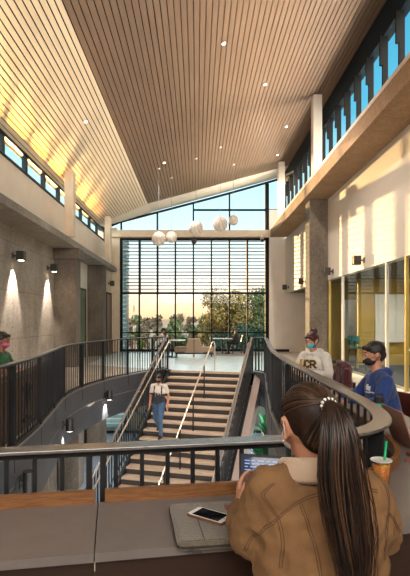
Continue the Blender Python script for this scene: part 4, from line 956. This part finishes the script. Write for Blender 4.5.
for s in (-1, 1):
    f = MB(); f.ball(hp(s*.031,.074,.014), .0125, 12); ey = f.build('eye', M['eyew'], wm, smooth=True); f = MB(); f.ball(hp(s*.031,.082,.014), .0058, 10); f.build('iris', M['eyed'], ey, smooth=True)
mw = mat('white_face_mask', (.78,.76,.74), .7)
f = MB(); f.ball(hp(0,.058,-.042), .1, 24, (.55,.44,.44), hm); mk = blob(f, 'face_mask', mw, wm, .007, 2)
for s in (-1, 1): f = MB(); f.tube(catmull([hp(s*.06,.05,-.02), hp(s*.078,.018,.005), hp(s*.088,-.012,.020), hp(s*.090,-.024,-.012), hp(s*.072,.012,-.05)],4), .0009, 6); f.build('ear_loop', mw, mk, smooth=True)
for s in (-1, 1): f = MB(); f.ball(hp(s*.085,-.002,-.044), .006, 12); f.build('earring', M['bright'], wm, smooth=True)
# hair cap combed back to the tie
HM = bpy.data.materials.new('combed_brown_hair'); HM.use_nodes = True; nt = HM.node_tree; pb = nt.nodes['Principled BSDF']; pb.inputs['Roughness'].default_value = .55; pb.inputs['Specular IOR Level'].default_value = .25
at = nd(nt, 'ShaderNodeObjectInfo'); 
tc = nd(nt,'ShaderNodeTexCoord'); nz = nd(nt,'ShaderNodeTexNoise', i_Scale=40, i_Detail=5); nt.links.new(tc.outputs['Object'], nz.inputs['Vector']); rp = nd(nt,'ShaderNodeValToRGB'); rp.color_ramp.elements[0].position=.3; rp.color_ramp.elements[1].position=.75
rp.color_ramp.elements[0].color=(.006,.003,.002,1); rp.color_ramp.elements[1].color=(.040,.016,.008,1); nt.links.new(nz.outputs[0], rp.inputs[0]); nt.links.new(rp.outputs[0], pb.inputs['Base Color'])
def hairtone(n, c, r=.4):
    m = mat(n, c, r, col2=tuple(x*.5 for x in c), scale=30); return m
HT = [hairtone('hair_strand_dark', (.010,.005,.0035)), hairtone('hair_strand_brown', (.035,.015,.008)), hairtone('hair_strand_light', (.095,.045,.022))]
tie = hp(0,-.112,.058)
f = MB(); f.ball(hp(0,-.018,.028), .1, 36, (.80,.99,.94), hm); f.ball(hp(0,-.06,-.02), .1, 20, (.60,.48,.62), hm); f.cap(hp(0,-.06,.035), .055, tie, .02)
hair = blob(f, 'hair', HM, wm, .006, 4)
# individual locks following the scalp to the tie
bvh = BVHTree.FromPolygons([v.co.copy() for v in hair.data.vertices], [p.vertices[:] for p in hair.data.polygons])
FF = [MB(), MB(), MB()]; rnd = random.Random(3)
for k in range(150):
    a = R(-100 + 200*k/149)        # around the hairline, ear to ear over the forehead
    st_ = V((math.sin(a)*.078, math.cos(a)*.055 + .012, .045 + .055*math.cos(a)))
    st_ = st_ + V((rnd.uniform(-.006,.006), rnd.uniform(-.02,.006), rnd.uniform(-.01,.006)))
    pts = []
    for i in range(11):
        u = i/10; q = st_.lerp(V((0,-.108,.058)), u); c = V((0,-.02,.02)); dd = (q - c); 
        if dd.length < .02: dd = dd.normalized()*.02
        dw = (hm @ dd).normalized(); h = bvh.ray_cast(hc_ + hm@c + dw*.3, -dw)
        if h[0] is None: continue
        pts.append(h[0] + dw*(.0008 + .0012*rnd.random()))
    if len(pts) > 3: rnd.choice(FF).tube(pts, [.0017]*(len(pts)-1) + [.001], 5)
for k in range(60):                 # nape hair swept up
    a = R(180 + rnd.uniform(-75, 75)); st_ = V((math.sin(a)*.06, -.05+math.cos(a)*.03, -.055+rnd.uniform(-.012,.02))); pts = []
    for i in range(9):
        u = i/8; q = st_.lerp(V((0,-.108,.055)), u); c = V((0,-.03,-.01)); dw = (hm @ (q-c)).normalized(); h = bvh.ray_cast(hc_ + hm@c + dw*.3, -dw)
        if h[0] is not None: pts.append(h[0] + dw*.001)
    if len(pts) > 3: rnd.choice(FF).tube(pts, .0018, 5)
for q_, h_ in zip(FF, HT): q_.build('hair_locks', h_, hair, smooth=True)
# ponytail
PT = catmull([tie, tie + V((.002,-.04,-.004)), tie + V((.004,-.075,-.06)), tie + V((.006,-.088,-.16)), tie + V((.022,-.09,-.27)), tie + V((.04,-.088,-.38)), tie + V((.05,-.085,-.49))], 6)
wd = [.014,.020,.034,.050,.060,.064,.058,.046,.036]; dp = [.014,.02,.028,.032,.032,.030,.028,.024,.018]
def lerpl(a, u): u = u*(len(a)-1); i = min(int(u), len(a)-2); return a[i] + (a[i+1]-a[i])*(u-i)
f = MB(); n = len(PT)
for k in range(n-2): u = k/(n-1); f.cap(PT[k]-V((lerpl(wd,u)*.45,0,0)), lerpl(dp,u)*.75, PT[k]+V((lerpl(wd,u)*.45,0,0)), lerpl(dp,u)*.75, n=8)
tail = blob(f, 'ponytail', HM, wm, .008, 3)
FF = [MB(), MB(), MB()]
for k in range(420):
    f = FF[rnd.choice((0,0,1,1,1,2))]
    a = rnd.uniform(0, 6.283); rr = math.sqrt(rnd.uniform(.35, 1)); ph = rnd.uniform(0,6); end = rnd.uniform(.78, 1.0); am = rnd.uniform(.0,.006); pts = []; dr = rnd.uniform(-.25,.25)
    for i in range(20):
        u = i/19*end; c = V([lerpl([p[j] for p in PT], u) for j in range(3)]); aa = a + dr*u
        pts.append(c + V((math.cos(aa)*rr*lerpl(wd,u) + am*math.sin(ph+u*9), math.sin(aa)*rr*lerpl(dp,u), .004*math.sin(ph+u*5))))
    f.tube(pts, [.0024]*15 + [.0018,.0014,.001,.0007,.0004], 4)
f = FF[1]
for k in range(22):   # loose flyaway strands
    ph = rnd.uniform(0,6); s = rnd.choice((-1,-1,1)); pts = []
    for i in range(16):
        u = i/15*.95; c = V([lerpl([p[j] for p in PT], u) for j in range(3)]); pts.append(c + V((s*lerpl(wd,u)*rnd.uniform(1.0,1.05) + s*.012*math.sin(ph+u*6)*u, -.01, 0)))
    f.tube(pts, .0008, 3)
for q_, h_ in zip(FF, HT): q_.build('strands', h_, tail, smooth=True)
# beaded tie
f = MB(); pb_ = mat('pearl_bead', (.85,.82,.75), .25); bd = None
for k in range(12):
    a = k*math.pi*2/12; c = tie + V((0,-.012,0)) + hm @ V((math.cos(a)*.023, 0, math.sin(a)*.019)); f = MB(); f.ball(c, .0048, 12); f.build('hair_bead', pb_, wm, smooth=True)
f = MB(); f.sweep([tie + V((0,-.012,0)) + hm @ V((math.cos(a)*.021, 0, math.sin(a)*.018)) for a in [k*math.pi/8 for k in range(16)]], [(-.003,-.003),(.003,-.003),(.003,.003),(-.003,.003)], up=V((.0,1,.01)), closed=True); f.build('hair_tie', M['black'], wm)
# jacket
JM = mat('tan_corduroy', (.235,.125,.05), .9, col2=(.18,.092,.036), scale=7, sheen=.0, bump=.35, bscale=320)
JD = mat('tan_stitching', (.09,.042,.017), .85)
f = MB()
f.cap((-.09,0,.62), .150, (.09,0,.62), .150, (yv,.85)); f.cap((0,0,.64), .18, (0,.01,.98), .165, (yv,.74)); f.cap((-.08,.01,.98), .115, (.08,.01,.98), .115, (yv,.92)); f.cap((-.09,.01,.7), .11, (-.08,.01,1.0), .115, (yv,.95)); f.cap((.09,.01,.7), .11, (.08,.01,1.0), .115, (yv,.95))
for s, a, e_, w in ((-1, shL, elL, wrL), (1, shR, elR, wrR)):
    f.cap((s*.05,.02,1.125), .055, a + V((-s*.01,0,.0)), .074); f.cap((s*.03,.01,1.08), .08, a, .076); f.cap(a, .076, e_, .072); f.cap(e_, .072, e_.lerp(w,.55), .062); f.cap(e_.lerp(w,.55), .062, e_.lerp(w,.86), .046)
jk = blob(f, 'jacket', JM, wm, .008, 7, (.030, .085))
tx = bpy.data.textures.new('folds', 'CLOUDS'); tx.noise_scale = .04; bake(jk, [('DISPLACE', dict(texture=tx, strength=.019, mid_level=.5, texture_coords='LOCAL')), ('SMOOTH', dict(factor=.5, iterations=2))])
for p in jk.data.polygons: p.material_index = 0
def seam(pts, d=(0,1,0), double=True, r=.0013, start=None):
    P = catmull(pts, 8)
    for o in ((0, .007) if double else (0,)):
        q = project(jk, [p + V((0,0,-o)) if abs((P[-1]-P[0]).x) > abs((P[-1]-P[0]).z) else p + V((o,0,0)) for p in P], d, .0004); q = [x for x in q if x]
        if len(q) > 2:
            g = MB(); g.tube(q, r, 6); g.build('seam', JD, jk, smooth=True)
Y = -.6
seam([(-.16,Y,1.13),(-.19,Y,1.10),(-.175,Y,1.07),(-.151,Y,1.036)])
seam([(-.151,Y,1.036),(-.123,Y,1.06),(-.089,Y,1.083),(-.045,Y,1.10),(.02,Y,1.11),(.09,Y,1.112),(.135,Y,1.105)])
seam([(-.089,Y,1.078),(-.076,Y,1.033),(-.058,Y,.968),(-.045,Y,.90),(-.04,Y,.8)])
seam([(.10,Y,1.10),(.112,Y,1.06),(.118,Y,1.0),(.11,Y,.92),(.1,Y,.8)])
seam([(-.151,Y,1.036),(-.18,Y,1.0),(-.215,Y,.95),(-.23,Y,.91)])
seam([(.15,Y,1.14),(.168,Y,1.09),(.165,Y,1.03),(.155,Y,.97),(.16,Y,.90)])
seam([(.165,Y,1.04),(.20,Y,1.0),(.235,Y,.95)])
seam([(-.151,Y,1.036),(-.14,Y,.98),(-.145,Y,.90)])
# collar
f = MB(); CP = catmull([(-.085,.10,1.115),(-.105,.035,1.135),(-.085,-.035,1.155),(-.02,-.07,1.165),(.05,-.06,1.165),(.10,-.01,1.15),(.10,.06,1.12)],8)
f.sweep(CP, [(-.004,-.02),(.016,-.035),(.022,-.02),(.012,.028),(.003,.036),(-.006,.028)]); o = f.build('collar', mat('cream_collar_lining', (.52,.38,.27), .9, bump=.4, bscale=250, sheen=.3), jk, smooth=True)
f = MB(); w0, w1 = elL.lerp(wrL,.80), elL.lerp(wrL,.98); f.tube([w0, w0.lerp(w1,.5), w1], [.047,.043,.04], 20); f.build('cuff', JM, jk, smooth=True)
f = MB(); w0, w1 = elR.lerp(wrR,.80), elR.lerp(wrR,.98); f.tube([w0, w1], [.047,.04], 20); f.build('cuff', JM, jk, smooth=True)
f = MB()
for s in (-1, 1): f.cap((0,.0,.64), .13, (s*.1,.02,.62), .105); f.cap((s*.1,.02,.62), .105, (s*.13,.42,.62), .075); f.cap((s*.13,.42,.62), .072, (s*.13,.38,.24), .05)
blob(f, 'trousers', DK, wm, .012, 3)
for s in (-1, 1): f = MB(); f.cap((s*.13,.36,.18), .042, (s*.13,.51,.155), .036, ((0,0,1),.8)); f.cap((s*.13,.38,.22), .042, (s*.13,.40,.17), .042); blob(f, 'shoe', SH, wm, .01, 2)
stool((.365,1.27,0), R(6), 'dark bar stool under the person in the tan jacket', 'black', 'steel', h=.52, back=False)

# ------------------------------------------------------------------ outside
M['ground'] = mat('outside_ground', (.10,.11,.08), .95, col2=(.16,.14,.10), scale=.05)
mb = MB(); mb.box(-400,400,24.6,600,-4.6,-4.3); struct(mb.build('floor', M['ground']))
M['bark'] = mat('bark', (.08,.05,.03), .9)
LM = [mat('leaf_green', (.02,.045,.012), .6, col2=(.07,.09,.02), scale=1.5), mat('leaf_olive_gold', (.26,.16,.03), .6, col2=(.06,.07,.015), scale=.8), mat('leaf_teal', (.008,.04,.026), .6, col2=(.02,.07,.04), scale=1.2), mat('leaf_far', (.11,.075,.045), .8, col2=(.06,.055,.035), scale=.5)]
def tree(x, y, top, r, lm, label, clumps=14, n=2600, leaf=.12, base=-4.3, group='trees outside the window', low=.35, trunk=.18):
    e = empty('tree', (x, y, base), 0, label, 'tree', group); h = top-base; rn = random.Random(int(x*77+y*13))
    f = MB(); f.tube([(0,0,0),(.1,0,h*.3),(-.05,.1,h*.6),(.05,0,h*.85)], [trunk,trunk*.8,trunk*.5,trunk*.2], 8)
    cl = []
    for k in range(clumps):
        z = h*(low + (1-low)*rn.random()**.8) ; rad = r*math.sqrt(max(.08, 1 - ((z/h-low)/(1-low)*1.15-.35)**2))*.85; a = rn.uniform(0,6.28); d = rad*math.sqrt(rn.random()); c = V((math.cos(a)*d, math.sin(a)*d, min(z, h-r*.28))); cl.append((c, r*rn.uniform(.26,.42)))
        f.tube([(0,0,z*.6),c*.6+V((0,0,z*.25)),c], [trunk*.3,trunk*.2,trunk*.08], 5)
    f.build('trunk', M['bark'], e)
    f = MB(); bm = f.bm
    for i in range(n):
        c, cr = cl[i % clumps]; v = V((rn.gauss(0,1), rn.gauss(0,1), rn.gauss(0,1))).normalized(); p = c + v*cr*rn.uniform(.55,1.08)
        q = V((rn.gauss(0,1), rn.gauss(0,1), rn.gauss(0,1))).normalized(); w = q.cross(v).normalized()*leaf*.5; q = q*leaf
        f.face([p-q, p+w, p+q, p-w])
    f.build('foliage', lm, e)
tree(2.45, 38, 4.1, 2.3, LM[1], 'tall olive gold tree outside, left half of the big crown', 26, 5200, .13)
tree(4.9, 41, 4.2, 2.8, LM[0], 'tall green tree outside at the right of the window', 26, 5200, .14)
tree(.9, 40, 2.1, 1.3, LM[1], 'shorter gold tinted tree outside left of the big crown', 14, 2600, .12)
tree(3.6, 33, 1.3, 2.2, LM[2], 'low teal green bushy tree in front of the big crown', 20, 5000, .12, low=.2)
tree(1.2, 34, .55, 1.5, LM[2], 'low dark green shrub tree outside behind the table', 16, 3200, .11, low=.2)
tree(5.6, 32, 1.9, 1.8, LM[2], 'dark teal tree outside at the right end of the window', 18, 4200, .12, low=.2)
tree(-.9, 36, .35, 1.3, LM[0], 'low green shrub tree outside behind the bench', 12, 2200, .11, low=.25)
tree(-4.0, 31, .35, 1.1, mat('leaf_yellow_green', (.30,.30,.03), .6, col2=(.12,.2,.05), scale=2), 'yellow green bush outside at the left of the window', 12, 2400, .10, low=.3)
rn = random.Random(5)
for k in range(16):
    x = -13 + k*1.55 + rn.uniform(-.4,.4); y = rn.uniform(66, 84); t = H + rn.uniform(.1, .7)*y/70
    tree(x, y, t, rn.uniform(1.3,1.9), LM[3] if k % 3 else LM[0], 'hazy distant tree on the skyline seen through the big window', 9, 900, .26, group='distant trees on the skyline', low=.3)
# distant mast and palm
e = empty('radio_mast', (-9.2, 70, -4.3), 0, 'red and white lattice mast on the skyline outside', 'mast')
for k, m in enumerate(('mast_red','mast_white')*3):
    mm = M.get(m) or mat(m, (.22,.05,.04) if 'red' in m else (.35,.33,.32), .6); M[m] = mm
    f = MB(); z0, z1 = 3 + k*1.0, 4 + k*1.0
    if k == 0: z0 = 0
    for a in range(3): c = V((math.cos(a*2.1)*.22, math.sin(a*2.1)*.22, 0))*(1-k*.13); d = V((math.cos(a*2.1+2.1)*.22, math.sin(a*2.1+2.1)*.22, 0))*(1-k*.13); f.tube([c+V((0,0,z0)), c+V((0,0,z1))], .022, 4); f.tube([c+V((0,0,z0)), d+V((0,0,z1))], .015, 4)
    f.build('lattice_section', mm, e)
e = empty('palm_tree', (-2.3, 68, -4.3), 0, 'slim palm rising above the skyline trees outside', 'tree'); f = MB(); f.tube([(0,0,0),(.1,0,3),(0,0,6.6)], [.16,.12,.1], 8); f.build('trunk', M['bark'], e)
f = MB()
for k in range(16):
    a = k*.39; pts = [V((0,0,6.6)), V((math.cos(a)*.4, math.sin(a)*.4, 6.6+.25*math.cos(k*2))), V((math.cos(a)*.75, math.sin(a)*.75, 6.3+.3*math.cos(k*2)))]; f.sweep(pts, [(-.06,0),(.06,0),(.0,.02)])
f.build('fronds', LM[3], e)
# parked cars in the road beyond
def car(x, y, col, label):
    e = empty('car', (x, y, -4.3), R(4), label, 'car'); m = mat('car_paint', col, .3, coat=.5)
    prof = [(-2.1,.35),(-2.15,.8),(-1.3,.95),(-.8,1.42),(.7,1.45),(1.3,1.0),(2.1,.85),(2.15,.35)]
    f = MB(); f.hexa([(a,-.85,b) for a,b in prof], [(a,.85,b) for a,b in prof]); f.build('body', m, e, bevel=.06)
    f = MB(); pr = [(-1.1,1.0),(-.72,1.37),(.62,1.39),(1.08,1.02)]; f.hexa([(a,-.87,b) for a,b in pr], [(a,.87,b) for a,b in pr]); f.build('windows', M['black'], e)
    for a in (-1.35,1.35):
        for s in (-.8,.8): f = MB(); f.lathe((a,s,.33), [(.33,-.1),(.33,.1)], 20, Matrix.Rotation(R(90),3,'X')); f.build('wheel', M['black'], e)
car(-2.4, 46, (.10,.22,.38), 'blue car parked outside beyond the window, left of the bench'); car(1.6, 48, (.55,.55,.55), 'silver car parked outside beyond the window, behind the shrubs'); car(-6.5, 50, (.02,.22,.26), 'teal car parked outside at the left of the window')
# neighbouring tower with ribbed teal glass
M['tower'] = mat('pale_teal_glass', (.12,.24,.26), .3, col2=(.05,.11,.13), scale=2.2, stretch=(1,1,2))
e = empty('neighbouring_building', (-5.0, 26.3, -4.3), 0, 'pale teal glass building with ribbed corner outside the left edge of the window', 'building')
f = MB(); f.box(-6,1.13,-.0,.9,0,10.6); f.build('glass_wall', M['tower'], e)
f = MB()
for k in range(43): f.box(-6,1.17,-.05,.93,.2+k*.25,.26+k*.25)
f.build('ribs', mat('pale_rib_metal', (.3,.33,.33), .4), e)

M['roof'] = mat('bounce_roof_pale', (.70,.66,.60), .6)  # roofs added under the bounce lamps, out of view
mb = MB(); mb.box(-14,-5.12,2,24,2.4,2.7); tag(mb.build('added_roof', M['roof']), 'unseen pale roof slab added to bounce light below the left high windows', 'roof')
mb = MB(); mb.box(4.7,13,2,24,4.9,5.2); tag(mb.build('added_roof', M['roof']), 'unseen pale roof slab added to bounce light below the right finned windows', 'roof')
# ------------------------------------------------------------------ light
w = bpy.data.worlds.new('World'); bpy.context.scene.world = w; w.use_nodes = True; nt = w.node_tree; nt.nodes.clear(); Lk = nt.links.new
out = nd(nt,'ShaderNodeOutputWorld'); bg = nd(nt,'ShaderNodeBackground'); tc = nd(nt,'ShaderNodeTexCoord'); sx = nd(nt,'ShaderNodeSeparateXYZ'); Lk(tc.outputs['Generated'], sx.inputs[0])
rp = nd(nt,'ShaderNodeValToRGB'); Lk(sx.outputs[2], rp.inputs[0]); cr = rp.color_ramp
stops = [(0,(.45,.32,.22)),(.004,(.95,.56,.30)),(.05,(.98,.73,.52)),(.11,(.78,.84,.80)),(.20,(.56,.80,.86)),(.30,(.40,.70,.82)),(.38,(.10,.42,.60)),(.6,(.04,.26,.45)),(1,(.10,.22,.38))]
while len(cr.elements) < len(stops): cr.elements.new(.5)
for el, (p, c) in zip(cr.elements, stops): el.position = p; el.color = (*c, 1)
# sky behind the camera, brightened to add fill light inside
mr = nd(nt,'ShaderNodeMapRange'); mr.inputs[1].default_value = -.2; mr.inputs[2].default_value = -.9; mr.inputs[3].default_value = 1.0; mr.inputs[4].default_value = REAR if 'REAR' in globals() else 6.8; Lk(sx.outputs[1], mr.inputs[0])
m2 = nd(nt,'ShaderNodeMapRange'); m2.inputs[1].default_value = -.1; m2.inputs[2].default_value = -.6; Lk(sx.outputs[1], m2.inputs[0]); mxw = nd(nt,'ShaderNodeMix', data_type='RGBA'); Lk(m2.outputs[0], mxw.inputs[0]); Lk(rp.outputs[0], mxw.inputs[6]); mxw.inputs[7].default_value = (.92,.85,.77,1)
Lk(mxw.outputs[2], bg.inputs[0]); Lk(mr.outputs[0], bg.inputs[1]); Lk(bg.outputs[0], out.inputs[0])
def lamp(kind, name, loc, direction, energy, col, **k):
    L = bpy.data.lights.new(name, kind); L.energy = energy; L.color = col
    for a, b_ in k.items(): setattr(L, a, b_)
    o = bpy.data.objects.new(name, L); C.objects.link(o); o.location = loc; o.rotation_euler = V(direction).to_track_quat('-Z', 'Y').to_euler(); return o
lamp('SUN', 'sun', (0,40,10), (.42,-.91,-.075), 3.2, (1,.60,.26), angle=R(.6))
# area lamps added to stand in for sunlight bounced through the left high windows
for k in range(7):
    lamp('AREA', 'added_roof_bounce', (-7.0, 12.5+k*1.9, 3.4), (.42,-.75,.42), 80, (1,.42,.06), shape='RECTANGLE', size=1.7, size_y=1.2, spread=R(14))
    lamp('AREA', 'added_roof_bounce', (-7.0, 12.5+k*1.9, 4.15), (.42,-.75,.27), 22, (1,.68,.36), shape='RECTANGLE', size=1.7, size_y=.6, spread=R(14))
# more lamps added outside the right high windows for bounced daylight on the ceiling
for k in range(4):
    lamp('AREA', 'added_roof_bounce', (6.6, 8+k*4.2, 5.9), (-1,0,.28), 170, (1,.84,.68), shape='RECTANGLE', size=3.6, size_y=1.2, spread=R(70))
cam = bpy.data.cameras.new('camera'); co = bpy.data.objects.new('camera', cam); C.objects.link(co); bpy.context.scene.camera = co
co.location = (0,0,H); co.rotation_euler = (R(90),0,0); cam.sensor_fit = 'VERTICAL'; cam.sensor_height = 36; cam.sensor_width = 36*410/576; cam.lens = 480*36/576
cam.shift_x = 8/576; cam.shift_y = 32/576; cam.clip_start = .05; cam.clip_end = 1500
s = bpy.context.scene; s.view_settings.view_transform = 'Standard'; s.view_settings.look = 'None'; s.view_settings.gamma = 1; s.view_settings.exposure = .8
